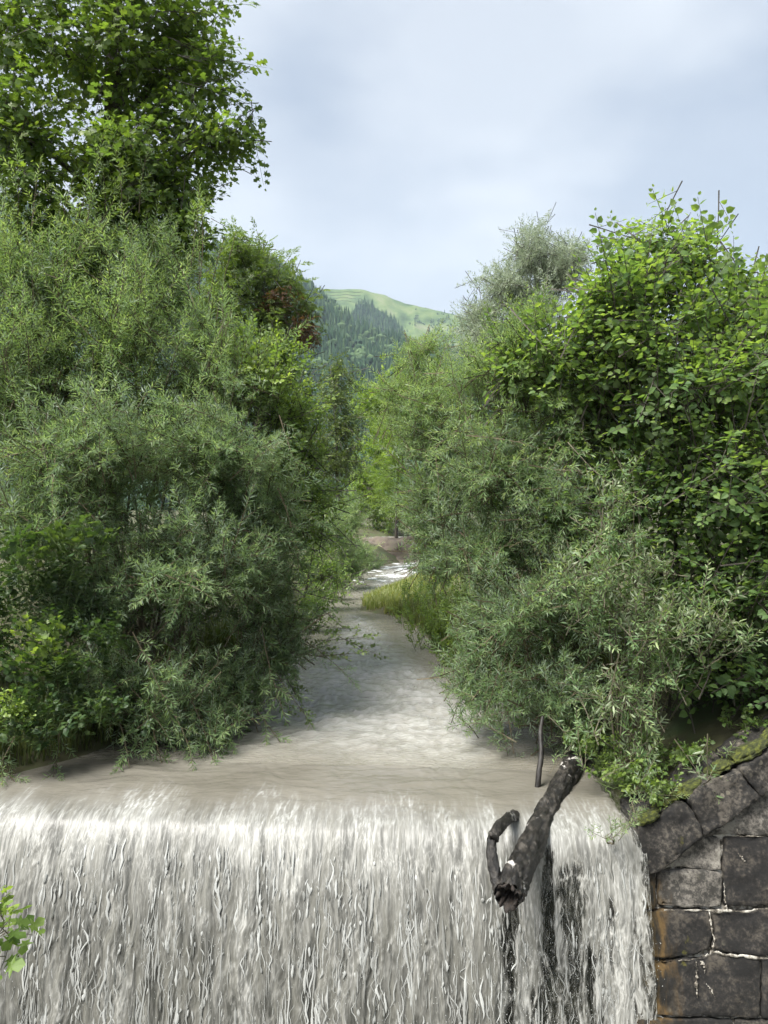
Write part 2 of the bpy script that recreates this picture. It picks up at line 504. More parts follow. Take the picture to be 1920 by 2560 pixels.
def plant_leaves(root, leafmat, woodmat, sprays, P, D, r, scale=(0.85, 1.15), n_front=300, cell=34, jit=.10, zref=(0, 0, 1.0), leafbias=None, rest='foliage', tintfn=None):
    """as plant_sprays, but the leaves in front are parts of their own"""
    n = len(P); idx = r.integers(0, len(sprays), n); S = r.uniform(*scale, n)
    R = frames(D, nrm(np.array(zref) + r.normal(0, .2, (n, 3))))
    J = r.normal(0, jit, n)
    if tintfn is not None: J = J + tintfn(P)
    mats = [M[leafmat], M[woodmat]]
    LR, LP, LS, LT = [], [], [], []
    for k, sp in enumerate(sprays):
        sel = np.where(idx == k)[0]
        if not len(sel): continue
        a = np.einsum('nij,mjk->nmik', R[sel], sp['R']).reshape(-1, 3, 3)
        b = (np.einsum('nij,mj->nmi', R[sel] * S[sel][:, None, None], sp['P']) + P[sel][:, None]).reshape(-1, 3)
        LR.append(a); LP.append(b); LS.append((S[sel][:, None] * sp['s'][None]).ravel()); LT.append(np.clip(sp['t'][None] + J[sel][:, None], 0, 1).ravel())
    LR, LP, LS, LT = np.concatenate(LR), np.concatenate(LP), np.concatenate(LS), np.concatenate(LT)
    LV, LTi = sprays[0]['leaf']
    front = pick_front(LP, n_front, cell)
    bins = 5
    protos = [mesh_from('leaf', LV, LTi, [M[leafmat]], None, dict(tint=np.full(len(LV), (b + .5) / bins))) for b in range(bins)]
    for i in front:
        o = link('leaf', protos[min(bins - 1, int(LT[i] * bins))], root)
        m4 = np.eye(4); m4[:3, :3] = LR[i] * LS[i]; m4[:3, 3] = LP[i] - np.array(root.location)
        o.matrix_basis = Matrix(m4.tolist())
    keep = np.setdiff1d(np.arange(len(LP)), front)
    if not len(keep): keep = front[:1]
    V = np.einsum('nij,vj->nvi', LR[keep] * LS[keep][:, None, None], LV) + LP[keep][:, None]
    T = (LTi[None] + (np.arange(len(keep)) * len(LV))[:, None, None]).reshape(-1, 3)
    child(rest, mesh_from(rest, V.reshape(-1, 3), T, [M[leafmat]], None, dict(tint=np.repeat(LT[keep], len(LV)))), root, kind='stuff')
    V, T, mm, tt = merge([sp['wood'] for sp in sprays], idx, R, S, P, J)
    child('twigs', mesh_from('twigs', V, T, [M[woodmat]]), root, kind='stuff')

# ------------------------------------------------------------------ river course and ground
def lip_y(x): return 7.95 - 0.083 * x
_YL = [8.0, 8.8, 9.7, 11, 13, 20, 29, 38, 44, 52, 75, 140]
_XL = [-4.9, -4.8, -4.0, -3.2, -2.6, -2.2, -2.0, -1.1, -0.1, 2.5, 14, 55]
_YR = [8.0, 9.0, 10, 12, 15, 17, 20, 22.6, 24.2, 27, 29.5, 33, 38, 44, 52, 75, 140]
_XR = [2.55, 2.55, 2.6, 2.4, 1.9, 1.35, 1.0, 0.55, -0.75, -0.75, 0.2, 1.6, 2.6, 4.2, 7.5, 20, 62]
def x_left(Y): return np.interp(Y, _YL, _XL)
def x_right(Y): return np.interp(Y, _YR, _XR)
def water_z(Y): return 0.0125 * np.clip(Y - 11, 0, 200)

def ground_z(x, y):
    zw = water_z(y)
    d = np.maximum(x_left(y) - x, x - x_right(y))
    spit = np.exp(-((y - 26) / 5.0) ** 2) * (x > -2) * (x < 6)
    hi = 0.55 * (1 - .75 * spit)
    up = zw + hi * sstep(-.12, .75, d) + (0.22 - .17 * spit) * np.clip(d, 0, 6) * sstep(0, 2, d) + 0.05 * fbm(x * .8, y * .8, 5, 3) * sstep(0, .6, d)
    up = np.where(d < 0, zw - 0.7 * sstep(0.05, .9, -d) - 0.02, up)
    # right bank behind the wing wall follows the coping
    rb = 0.02 + .55 * np.clip(x - 2.6, 0, 3)
    up = np.where((x > 2.4) & (y < 10.5), np.minimum(up, np.maximum(rb - .12, -.3 * (x < 2.55))) , up)
    # gorge below the dam
    dn = np.where((x > -5.1) & (x < 7.0), -4.0, 0.3 + 0.1 * np.clip(np.abs(x) - 5, 0, 20))
    return np.where(y < 8.35, dn, up) + np.clip(np.hypot(x, y - 20) - 90, 0, 400) * 0.012

gx = np.concatenate([-np.geomspace(3300, 9, 50), np.arange(-8.5, 8.6, .2), np.geomspace(9, 3300, 50)])
gy = np.concatenate([-np.geomspace(80, 1, 14), np.arange(0, 7.2, .6), np.arange(7.3, 30, .22), np.geomspace(30, 3500, 110)])
GX, GY = np.meshgrid(gx, gy)
GZ = ground_z(GX, GY)
m, nt, out = new_mat('bank_soil')
t = N(nt, 'ShaderNodeTexCoord')
n = N(nt, 'ShaderNodeTexNoise', Scale=1.4, Detail=9.0, Roughness=.65); nt.links.new(t.outputs['Object'], n.inputs['Vector'])
col = ramp(nt, n.outputs['Fac'], [(.3, (.035, .03, .018)), (.5, (.06, .06, .025)), (.7, (.05, .085, .025))])
p = N(nt, 'ShaderNodeBsdfPrincipled', Roughness=.95); nt.links.new(col, p.inputs['Base Color'])
b = N(nt, 'ShaderNodeBump', Strength=.7, Distance=.05); nt.links.new(n.outputs['Fac'], b.inputs['Height']); nt.links.new(b.outputs[0], p.inputs['Normal'])
nt.links.new(p.outputs[0], out.inputs['Surface'])
M['soil'] = m
link('ground', mesh_from('ground', np.stack([GX, GY, GZ], -1).reshape(-1, 3), grid_quads(len(gy), len(gx)), [m], smooth=True), kind='structure')

# ------------------------------------------------------------------ water
def water_mat(name, fall=False):
    m, nt, out = new_mat(name); L = nt.links
    t = N(nt, 'ShaderNodeTexCoord')
    foam_sheen = N(nt, 'ShaderNodeAttribute', attribute_name='foam_sheen').outputs['Fac']
    if fall:
        al = N(nt, 'ShaderNodeAttribute', attribute_name='alpha').outputs['Fac']
        u = N(nt, 'ShaderNodeAttribute', attribute_name='u').outputs['Fac']
        v = N(nt, 'ShaderNodeAttribute', attribute_name='v').outputs['Fac']
        cmb = N(nt, 'ShaderNodeCombineXYZ'); L.new(u, cmb.inputs[0]); L.new(v, cmb.inputs[1])
        def ridge(sx_, sy_, sharp, detail, off):
            mp_ = N(nt, 'ShaderNodeMapping'); mp_.inputs['Scale'].default_value = (sx_, sy_, 1); mp_.inputs['Location'].default_value = (off, off * 1.7, off)
            L.new(cmb.outputs[0], mp_.inputs['Vector'])
            n_ = N(nt, 'ShaderNodeTexNoise', Scale=1.0, Detail=detail, Roughness=.5, Distortion=0.6)
            L.new(mp_.outputs[0], n_.inputs['Vector'])
            k_ = math_(nt, 'SUBTRACT', 1.0, math_(nt, 'MULTIPLY', math_(nt, 'ABSOLUTE', math_(nt, 'SUBTRACT', n_.outputs['Fac'], .5)), sharp), True)
            return math_(nt, 'POWER', k_, 1.5), n_.outputs['Fac']
        ra, na = ridge(15, 1.8, 13.0, 2.0, 1.3)
        rb, nb = ridge(32, 5.5, 10.0, 2.0, 4.1)
        rc, nc = ridge(64, 19, 6.0, 2.0, 7.7)
        f2 = math_(nt, 'ADD', math_(nt, 'ADD', math_(nt, 'MULTIPLY', math_(nt, 'POWER', ra, 1.6), .5), math_(nt, 'MULTIPLY', math_(nt, 'POWER', rb, 1.6), .55)), math_(nt, 'MULTIPLY', rc, .16))
        flat = N(nt, 'ShaderNodeAttribute', attribute_name='flat').outputs['Fac']
        steep = math_(nt, 'SUBTRACT', 1.0, flat)
        fo = math_(nt, 'ADD', math_(nt, 'MULTIPLY', foam_sheen, math_(nt, 'ADD', .46, math_(nt, 'MULTIPLY', flat, .54))), math_(nt, 'MULTIPLY', math_(nt, 'MULTIPLY', f2, steep), math_(nt, 'ADD', math_(nt, 'MULTIPLY', foam_sheen, .85), .16)), True)
        n3 = N(nt, 'ShaderNodeTexNoise', Scale=.8, Detail=4.0)
        L.new(t.outputs['Object'], n3.inputs['Vector'])
        silt = ramp(nt, n3.outputs['Fac'], [(.3, (.150, .139, .114)), (.7, (.198, .186, .157))])
        low = mixc(nt, flat, ramp(nt, na, [(.38, (.040, .041, .035)), (.50, (.080, .079, .068)), (.62, (.135, .133, .114))]), silt)
        base = mixc(nt, fo, low, mixc(nt, flat, (.47, .468, .437), (.62, .64, .63)))
        p = N(nt, 'ShaderNodeBsdfPrincipled', IOR=1.33)
        L.new(math_(nt, 'SUBTRACT', math_(nt, 'ADD', .32, math_(nt, 'MULTIPLY', fo, .25)), math_(nt, 'MULTIPLY', flat, .24)), p.inputs['Roughness'])
        L.new(base, p.inputs['Base Color'])
        b = N(nt, 'ShaderNodeBump', Strength=.35, Distance=.015)
        mpr = N(nt, 'ShaderNodeMapping'); mpr.inputs['Scale'].default_value = (9, 21, 1); L.new(t.outputs['Object'], mpr.inputs['Vector'])
        nr_ = N(nt, 'ShaderNodeTexNoise', Scale=1.0, Detail=4.0, Roughness=.5, Distortion=0.6); L.new(mpr.outputs[0], nr_.inputs['Vector'])
        hfall = math_(nt, 'MULTIPLY', math_(nt, 'ADD', nb, math_(nt, 'MULTIPLY', nc, .5)), steep)
        L.new(math_(nt, 'ADD', hfall, math_(nt, 'MULTIPLY', math_(nt, 'MULTIPLY', nr_.outputs['Fac'], 1.7), flat)), b.inputs['Height']); L.new(b.outputs[0], p.inputs['Normal'])
        tr = N(nt, 'ShaderNodeBsdfTranslucent'); L.new(base, tr.inputs['Color'])
        mx = N(nt, 'ShaderNodeMixShader'); mx.inputs[0].default_value = .2
        L.new(p.outputs[0], mx.inputs[1]); L.new(tr.outputs[0], mx.inputs[2])
        tp = N(nt, 'ShaderNodeBsdfTransparent'); tp.inputs['Color'].default_value = (.8, .85, .8, 1)
        m2 = N(nt, 'ShaderNodeMixShader')
        L.new(math_(nt, 'ADD', al, math_(nt, 'MULTIPLY', f2, .8), True), m2.inputs[0])
        L.new(tp.outputs[0], m2.inputs[1]); L.new(mx.outputs[0], m2.inputs[2])
        L.new(m2.outputs[0], out.inputs['Surface'])
    else:
        mp_ = N(nt, 'ShaderNodeMapping'); mp_.inputs['Scale'].default_value = (9, 21, 1)
        L.new(t.outputs['Object'], mp_.inputs['Vector'])
        n = N(nt, 'ShaderNodeTexNoise', Scale=1.0, Detail=4.0, Roughness=.5, Distortion=0.6)
        L.new(mp_.outputs[0], n.inputs['Vector'])
        n3 = N(nt, 'ShaderNodeTexNoise', Scale=.8, Detail=4.0)
        L.new(t.outputs['Object'], n3.inputs['Vector'])
        silt = ramp(nt, n3.outputs['Fac'], [(.3, (.150, .139, .114)), (.7, (.198, .186, .157))])
        base = mixc(nt, foam_sheen, silt, (.62, .64, .63))
        p = N(nt, 'ShaderNodeBsdfPrincipled', IOR=1.33)
        L.new(math_(nt, 'ADD', .06, math_(nt, 'MULTIPLY', foam_sheen, .3)), p.inputs['Roughness'])
        L.new(base, p.inputs['Base Color'])
        b = N(nt, 'ShaderNodeBump', Strength=.75, Distance=.03)
        L.new(n.outputs['Fac'], b.inputs['Height']); L.new(b.outputs[0], p.inputs['Normal'])
        L.new(p.outputs[0], out.inputs['Surface'])
    return m
M['river'] = water_mat('silty_water')
M['fall'] = water_mat('falling_water', True)

def ripples(x, y, flow):
    """height of the river surface; flow 0 calm .. 1 lively"""
    wx = x + .25 * perlin(x * 1.3, y * 1.3, 21); wy = y + .22 * perlin(x * 1.1 + 7, y * 1.4, 22)
    h = .036 * fbm(wx * 1.2, wy * 3.0, 23, 4, .62)
    h = h + .022 * (1 - 2 * np.abs(fbm(wx * 3.2, wy * 6.5, 26, 2))) * flow
    return h * flow

SEAM = 1.5
nrow, ncol = 360, 230
ry_ = np.geomspace(8.0 + SEAM, 130, nrow)
tt = np.linspace(0, 1, ncol)
RX = np.zeros((nrow, ncol)); RY = np.zeros((nrow, ncol))
for i, y in enumerate(ry_):
    a, b_ = x_left(y) - .9, x_right(y) + .7
    RX[i] = a + (b_ - a) * tt; RY[i] = y
blend = np.exp(-(RY - ry_[0]) / 2.5)
RY = RY + blend * (lip_y(RX) - 8.0)
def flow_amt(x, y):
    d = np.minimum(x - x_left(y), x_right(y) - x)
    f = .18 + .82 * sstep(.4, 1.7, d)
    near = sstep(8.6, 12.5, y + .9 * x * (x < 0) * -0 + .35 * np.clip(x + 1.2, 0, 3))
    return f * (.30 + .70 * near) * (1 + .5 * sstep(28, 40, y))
def painted_sheen(x, y):  # sky sheen painted in pale colour over the main current and its crests
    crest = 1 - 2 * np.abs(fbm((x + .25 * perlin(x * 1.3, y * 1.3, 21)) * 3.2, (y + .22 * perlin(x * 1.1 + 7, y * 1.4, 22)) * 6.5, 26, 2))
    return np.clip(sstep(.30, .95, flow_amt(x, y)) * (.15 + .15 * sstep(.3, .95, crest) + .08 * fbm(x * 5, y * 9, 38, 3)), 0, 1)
RZ = water_z(RY) + ripples(RX, RY, flow_amt(RX, RY)) - .10 * np.exp(-(RY - lip_y(RX)) / .38)
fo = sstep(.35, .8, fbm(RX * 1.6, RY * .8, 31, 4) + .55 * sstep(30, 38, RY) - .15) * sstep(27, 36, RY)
fo = np.clip(np.maximum(fo, painted_sheen(RX, RY)), 0, 1)  # foam of the rapids joined with the painted sheen
rif = np.exp(-((RX - .4) / .9) ** 2 - ((RY - 9.2) / 1.1) ** 2)
fo = np.maximum(fo, 0 * rif * sstep(.1, .5, fbm(RX * 9, RY * 7, 37, 3)))
link('river', mesh_from('river', np.stack([RX, RY, RZ], -1).reshape(-1, 3), grid_quads(nrow, ncol), [M['river']], None, dict(foam_sheen=fo.ravel()), True), kind='structure')

# waterfall: a sheet that leaves the lip on a parabola, roughened by streaks
VX0 = 1.25
dense = np.linspace(0, .86, 600)
dd = VX0 * dense; dz = -.10 - .26 * VX0 * dense - 4.9 * dense ** 2
arc = np.concatenate([[0], np.cumsum(np.hypot(np.diff(dd), np.diff(dz)))])
nf = 170
sv = np.linspace(0, arc[-1], nf); tf = np.interp(sv, arc, dense)
up_n = 50
du = np.linspace(SEAM, 0, up_n, endpoint=False)
fx = np.linspace(-5.0, 2.56, 560)
d_all = np.concatenate([-du, VX0 * tf]); z_all = np.concatenate([-.10 * np.exp(-du / .38), -.10 - .26 * VX0 * tf - 4.9 * tf ** 2])
s_all = np.concatenate([-du, sv])
SX, SS_ = np.meshgrid(fx, s_all)
_, DD = np.meshgrid(fx, d_all); _, ZZ = np.meshgrid(fx, z_all)
fallen = np.clip(SS_, 0, 9)
thin = sstep(.95, 1.35, SX)                             # right hand part runs thin over the stones
DD = np.where(DD > 0, DD * (1 - .30 * thin * sstep(0, .5, fallen)), DD)
grow = sstep(0.0, 1.2, fallen)
lip_in = sstep(-.25, .35, SS_)
wob = .04 * perlin(SX * 2.2, SS_ * 1.1, 41) * grow + .020 * perlin(SX * 6, SS_ * 3.5, 42) * (.3 + grow)
ux = SX + wob + .012 * perlin(SX * 14, SS_ * 8, 43) * grow
vy = SS_ * .9 + .12 * perlin(SX * 5, SS_ * 2, 44)
strk = fbm(ux * 5.5, vy * .9, 45, 4, .55)                # broad tongues
fine = fbm(ux * 17, vy * 3.0, 49, 3, .6)
rA = np.clip(1 - np.abs(fbm(ux * 11, vy * 2.1, 53, 2, .5)) * 4.2, 0, 1) ** 2
rB = np.clip(1 - np.abs(fbm(ux * 21 + 3, vy * 4.6, 57, 2, .5)) * 3.6, 0, 1) ** 2
patch = sstep(-.35, .45, fbm(SX * 2.4, SS_ * 1.0, 61, 3))
amp = (.003 + .010 * grow + .009 * lip_in * (1 - .6 * grow))
relief = amp * (strk * 1.1 + .55 * fine + .55 * rA + .25 * rB)
mainf = flow_amt(SX, lip_y(SX) - np.minimum(DD, 0))
pre = ripples(SX, lip_y(SX) - DD, mainf) * (1 - sstep(-.2, .25, SS_))
foam_sheen = sstep(-.75, .2, SS_ + .35 * fbm(SX * 1.3, SS_ * 0, 69, 3) + .22 * fbm(SX * 6, SS_ * .8, 70, 2)) * ((.28 + .30 * sstep(-.3, .5, fbm(SX * 2.2, SS_ * 1.5, 63, 3))) * np.exp(-((SS_ - .30) / .42) ** 2) + .55 * rA * (.45 + .55 * patch) + .42 * rB * patch + .22 * sstep(0, .8, strk) * grow + .08)
foam_sheen = foam_sheen * (.55 + .45 * sstep(-.6, .1, strk + .3))
left_dark = sstep(-2.2, -4.2, SX) * 0
foam_sheen = foam_sheen * (1 - .30 * sstep(.6, 2.4, fallen) * (1 - patch))
# where the sheet breaks up and the wet stones show
gap = lambda c, w: np.exp(-((SX + .05 * perlin(SX * 0 + c, SS_ * 2.5, 65) - c) / w) ** 2)
cover = 1.25 - .95 * gap(1.20, .09) * sstep(.5, .95, fallen) - 1.35 * gap(1.60, .045) * sstep(.12, .3, fallen) - .85 * gap(1.82, .17) * sstep(.2, .6, fallen) \
    - .40 * gap(2.22, .10) * sstep(.3, .9, fallen) - .22 * thin
alpha = np.clip(cover + thin * (.95 * strk * grow + .5 * (rA - .25) + .25 * fine * grow), 0, 1)
alpha = np.where(thin > .01, sstep(.25, .8, alpha), 1.0)
edge = 2.50 + .05 * fbm(SS_ * 6, SX * 0 + 2, 67, 3) - .06 * sstep(.4, .0, fallen)
alpha = alpha * (1 - sstep(-.02, .03, SX - edge))
foam_sheen = foam_sheen + .35 * np.exp(-((SX - 1.55) / .16) ** 2 - ((SS_ - .05) / .25) ** 2)
foam_sheen = np.clip(foam_sheen + thin * grow * (.42 * rA + .35 * rB + .22 * sstep(1.95, 2.3, SX) + .14), 0, 1)
foam_sheen = foam_sheen + painted_sheen(SX, lip_y(SX) - np.minimum(DD, 0)) * (1 - sstep(-1.0, .0, SS_))  # painted sky sheen carried on towards the lip
# displacement goes along the sheet normal
tx, tz = np.gradient(d_all, s_all), np.gradient(z_all, s_all)
ln = np.hypot(tx, tz); nx_, nz_ = -tz / ln, tx / ln
_, NX = np.meshgrid(fx, nx_); _, NZ = np.meshgrid(fx, nz_)
tot = relief * (.12 + .88 * sstep(-.3, .5, SS_)) + pre
WY = lip_y(SX) - (DD + NX * tot); WZ = ZZ + NZ * tot
link('waterfall', mesh_from('waterfall', np.stack([SX, WY, WZ], -1).reshape(-1, 3), grid_quads(len(s_all), len(fx))[:, ::-1], [M['fall']], None,
     dict(foam_sheen=foam_sheen.ravel(), alpha=alpha.ravel(), u=(ux).ravel(), v=(vy).ravel(), flat=(1 - sstep(-.5, .35, SS_)).ravel()), True), kind='structure')

# strands and beads of water that stand proud of the sheet
r = np.random.default_rng(77)
m, nt, out = new_mat('water_strand')
a_ = N(nt, 'ShaderNodeAttribute', attribute_name='tint')
p = N(nt, 'ShaderNodeBsdfPrincipled', Roughness=.22, IOR=1.33)
nt.links.new(ramp(nt, a_.outputs['Fac'], [(0, (.13, .131, .118)), (1, (.50, .51, .49))]), p.inputs['Base Color'])
tp_ = N(nt, 'ShaderNodeBsdfTranslucent'); tp_.inputs['Color'].default_value = (.4, .41, .4, 1)
mx_ = N(nt, 'ShaderNodeMixShader'); mx_.inputs[0].default_value = .25
nt.links.new(p.outputs[0], mx_.inputs[1]); nt.links.new(tp_.outputs[0], mx_.inputs[2]); nt.links.new(mx_.outputs[0], out.inputs['Surface'])
M['strand'] = m
ns_, k_ = 9400, 9
x0 = r.uniform(-5.0, 2.5, ns_); s0 = r.uniform(.06, 1, ns_) ** .85 * arc[-1] * .97
clump = fbm(x0 * 3.1, s0 * .6, 181, 3) + .5 * fbm(x0 * 9, s0 * 1.2, 183, 2)
thin_out = np.ones(ns_)
for c0, c1, kk, smin in [(1.53, 1.67, .06, .1), (1.68, 1.97, .42, .25), (1.11, 1.30, .25, .55), (2.14, 2.28, .6, .4)]: thin_out = np.where((x0 > c0) & (x0 < c1) & (s0 > smin), kk, thin_out)
ok_ = r.random(ns_) < np.clip(.55 + .9 * clump, .08, 1) * thin_out
x0, s0 = x0[ok_], s0[ok_]; ns_ = len(x0)
len_ = r.gamma(2.0, .070, ns_).clip(.04, .5) * (.6 + .5 * s0)
q_ = np.linspace(-.5, .5, k_)[None]
sg = np.clip(s0[:, None] + q_ * len_[:, None], 0, arc[-1])
ph = r.random(ns_)[:, None] * 60
amp_ = (r.gamma(1.6, .010, ns_) * np.clip(.35 + s0, .3, 1.6))[:, None]
xg = x0[:, None] + amp_ * (perlin(sg * 7 + ph, ph, 191) * 1.2 + .4 * perlin(sg * 11 + ph, ph + 9, 193)) + (r.normal(0, .05, ns_)[:, None] * q_ * len_[:, None])
tg = np.interp(sg, arc, dense)
dg = VX0 * tg; zg = -.10 - .26 * VX0 * tg - 4.9 * tg ** 2
thg = sstep(.95, 1.35, xg); dg = dg * (1 - .30 * thg * sstep(0, .5, sg))
nxg = np.interp(sg, s_all, nx_); nzg = np.interp(sg, s_all, nz_)
lift = (.004 + .012 * r.random(ns_))[:, None] * sstep(0, .5, sg)
wg = (r.gamma(3.0, .0018, ns_).clip(.002, .013)[:, None]) * (np.cos(q_ * PI) ** .6) * (1 + .5 * perlin(sg * 23 + ph, ph + 3, 197))
wg = np.clip(wg, .0008, .02)
def strand_pts(side, extra): return np.stack([xg + side * wg, lip_y(xg) - (dg + nxg * (lift + extra)), zg + nzg * (lift + extra)], -1)
SV = np.stack([strand_pts(-1, 0 * wg), strand_pts(0, wg * .55), strand_pts(1, 0 * wg)], 2).reshape(-1, 3)
base_ = (np.arange(ns_) * k_ * 3)[:, None, None, None]
row_ = (np.arange(k_ - 1) * 3)[None, :, None, None]
quad_ = np.array([[0, 1, 4, 3], [1, 2, 5, 4]])[None, None]
SQ = (base_ + row_ + quad_).reshape(-1, 4)
st_t = np.repeat(np.clip(r.normal(.62, .28, ns_), 0, 1), k_ * 3)
fallo = bpy.data.objects['waterfall']
link('water_strands', mesh_from('water_strands', SV, SQ, [m], None, dict(tint=st_t), True), fallo, kind='stuff')
nb_ = 3800
xb = np.where(r.random(nb_) < .45, r.uniform(1.0, 2.62, nb_), r.uniform(-5, 2.5, nb_)); sb_ = r.uniform(.25, 1, nb_) * arc[-1]
tb2 = np.interp(sb_, arc, dense); db = VX0 * tb2 * (1 - .30 * sstep(.95, 1.35, xb)) + .02 + np.abs(r.normal(0, .05, nb_)); zb2 = -.10 - .26 * VX0 * tb2 - 4.9 * tb2 ** 2
oc = np.array([[1, 0, 0], [-1, 0, 0], [0, 1, 0], [0, -1, 0], [0, 0, 1.5], [0, 0, -1.5]], float); of = np.array([[0, 2, 4], [2, 1, 4], [1, 3, 4], [3, 0, 4], [2, 0, 5], [1, 2, 5], [3, 1, 5], [0, 3, 5]])
BV = np.stack([xb, lip_y(xb) - db, zb2], 1)[:, None] + oc[None] * r.uniform(.002, .0055, nb_)[:, None, None]
link('water_beads', mesh_from('water_beads', BV.reshape(-1, 3), (of[None] + (np.arange(nb_) * 6)[:, None, None]).reshape(-1, 3), [m], None, dict(tint=np.full(nb_ * 6, .8)), True), fallo, kind='stuff')

# pool below
px_ = np.linspace(-5.2, 7, 120); py_ = np.linspace(-9, 7.6, 120)
PX, PY = np.meshgrid(px_, py_)
PZ = -3.45 + .03 * fbm(PX * 1.5, PY * 1.5, 71, 4)
pf = sstep(3.5, 7.0, PY) * sstep(-.4, .4, fbm(PX * 2, PY * 2, 73, 4) + .2)
link('pool', mesh_from('pool', np.stack([PX, PY, PZ], -1).reshape(-1, 3), grid_quads(120, 120), [M['river']], None, dict(foam_sheen=pf.ravel()), True), kind='structure')

# ------------------------------------------------------------------ dam and wing wall
def stone_mat(name, dark, mid, light, stain=0.0, calc=0.25, wet=0.0, moss=0.5):
    m, nt, out = new_mat(name); L = nt.links
    t = N(nt, 'ShaderNodeTexCoord')
    n = N(nt, 'ShaderNodeTexNoise', Scale=3.4, Detail=10.0, Roughness=.72); L.new(t.outputs['Object'], n.inputs['Vector'])
    nf_ = N(nt, 'ShaderNodeTexNoise', Scale=28.0, Detail=6.0, Roughness=.7); L.new(t.outputs['Object'], nf_.inputs['Vector'])
    s = math_(nt, 'ADD', math_(nt, 'MULTIPLY', n.outputs['Fac'], .62), math_(nt, 'MULTIPLY', nf_.outputs['Fac'], .38))
    col = ramp(nt, s, [(.44, dark), (.505, mid), (.585, light)])
    # pale lichen spots and dark pits
    v = N(nt, 'ShaderNodeTexVoronoi', Scale=7.0); L.new(t.outputs['Object'], v.inputs['Vector'])
    vs = ramp(nt, v.outputs['Distance'], [(.14, (1, 1, 1)), (.19, (0, 0, 0))])
    nm = N(nt, 'ShaderNodeTexNoise', Scale=1.7, Detail=3.0); L.new(t.outputs['Object'], nm.inputs['Vector'])
    gate = ramp(nt, nm.outputs['Fac'], [(.56, (0, 0, 0)), (.62, (1, 1, 1))])
    col = mixc(nt, math_(nt, 'MULTIPLY', math_(nt, 'MULTIPLY', vs, gate), .55), col, (.30, .27, .20))
    v2 = N(nt, 'ShaderNodeTexVoronoi', Scale=19.0); L.new(t.outputs['Object'], v2.inputs['Vector'])
    pits = ramp(nt, v2.outputs['Distance'], [(.12, (1, 1, 1)), (.22, (0, 0, 0))])
    gate2 = ramp(nt, n.outputs['Fac'], [(.47, (0, 0, 0)), (.55, (1, 1, 1))])
    col = mixc(nt, math_(nt, 'MULTIPLY', math_(nt, 'MULTIPLY', pits, gate2), .7), col, (.018, .017, .015))
    # olive moss blotches
    nmo = N(nt, 'ShaderNodeTexNoise', Scale=3.1, Detail=7.0, Roughness=.6); 
    mpm = N(nt, 'ShaderNodeMapping'); mpm.inputs['Location'].default_value = (3.3, 1.7, 8.1); L.new(t.outputs['Object'], mpm.inputs['Vector']); L.new(mpm.outputs[0], nmo.inputs['Vector'])
    mo = ramp(nt, nmo.outputs['Fac'], [(.66, (0, 0, 0)), (.70, (1, 1, 1))])
    col = mixc(nt, math_(nt, 'MULTIPLY', mo, moss), col, (.075, .070, .012))
    if stain:
        sx = N(nt, 'ShaderNodeSeparateXYZ'); L.new(t.outputs['Object'], sx.inputs[0])
        mps = N(nt, 'ShaderNodeMapping'); mps.inputs['Scale'].default_value = (16, 16, 1.6); L.new(t.outputs['Object'], mps.inputs['Vector'])
        ns = N(nt, 'ShaderNodeTexNoise', Scale=1.0, Detail=6.0); L.new(mps.outputs[0], ns.inputs['Vector'])
        e = math_(nt, 'SUBTRACT', math_(nt, 'ADD', 2.74, math_(nt, 'MULTIPLY', ns.outputs['Fac'], .16)), sx.outputs['X'])
        k = math_(nt, 'MULTIPLY', e, 6.0, True)
        algae = ramp(nt, ns.outputs['Fac'], [(.40, (.006, .005, .003)), (.5, (.030, .019, .006)), (.62, (.085, .050, .014))])
        zlow = math_(nt, 'MULTIPLY', math_(nt, 'SUBTRACT', -.42, sx.outputs['Z']), 6.0, True)
        col = mixc(nt, math_(nt, 'MULTIPLY', math_(nt, 'MULTIPLY', k, zlow), .92), col, algae)
    p = N(nt, 'ShaderNodeBsdfPrincipled', Roughness=.9 - .6 * wet); L.new(col, p.inputs['Base Color'])
    b = N(nt, 'ShaderNodeBump', Strength=.75, Distance=.025); L.new(s, b.inputs['Height']); L.new(b.outputs[0], p.inputs['Normal'])
    L.new(p.outputs[0], out.inputs['Surface'])
    return m
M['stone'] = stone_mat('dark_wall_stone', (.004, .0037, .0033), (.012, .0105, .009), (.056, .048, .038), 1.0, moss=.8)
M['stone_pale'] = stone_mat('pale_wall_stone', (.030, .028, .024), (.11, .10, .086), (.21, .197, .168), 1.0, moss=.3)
M['coping'] = stone_mat('coping_stone', (.005, .0045, .004), (.017, .015, .0125), (.080, .070, .057), 0.0, moss=.55)
M['wet_stone'] = stone_mat('wet_dam_stone', (.006, .006, .004), (.016, .015, .010), (.040, .034, .022), 0.0, wet=.45, moss=.8)
m, nt, out = new_mat('lime_crust')
t = N(nt, 'ShaderNodeTexCoord'); n = N(nt, 'ShaderNodeTexNoise', Scale=9.0, Detail=6.0, Roughness=.7); nt.links.new(t.outputs['Object'], n.inputs['Vector'])
col = ramp(nt, n.outputs['Fac'], [(.42, (.02, .018, .014)), (.50, (.17, .15, .12)), (.60, (.48, .46, .41))])
p = N(nt, 'ShaderNodeBsdfPrincipled', Roughness=.9); nt.links.new(col, p.inputs['Base Color'])
b = N(nt, 'ShaderNodeBump', Strength=.6, Distance=.02); nt.links.new(n.outputs['Fac'], b.inputs['Height']); nt.links.new(b.outputs[0], p.inputs['Normal'])
nt.links.new(p.outputs[0], out.inputs['Surface']); M['lime_crust'] = m

BAT = 3.5
def wallpt(px, py, proud=0.0):
    k = (py - HY) / F
    z = (CAMZ - 7.75 * k) / (1 + k / BAT); Y = 7.75 + z / BAT
    return np.array([(px - 960) / F * Y, Y - proud, z])

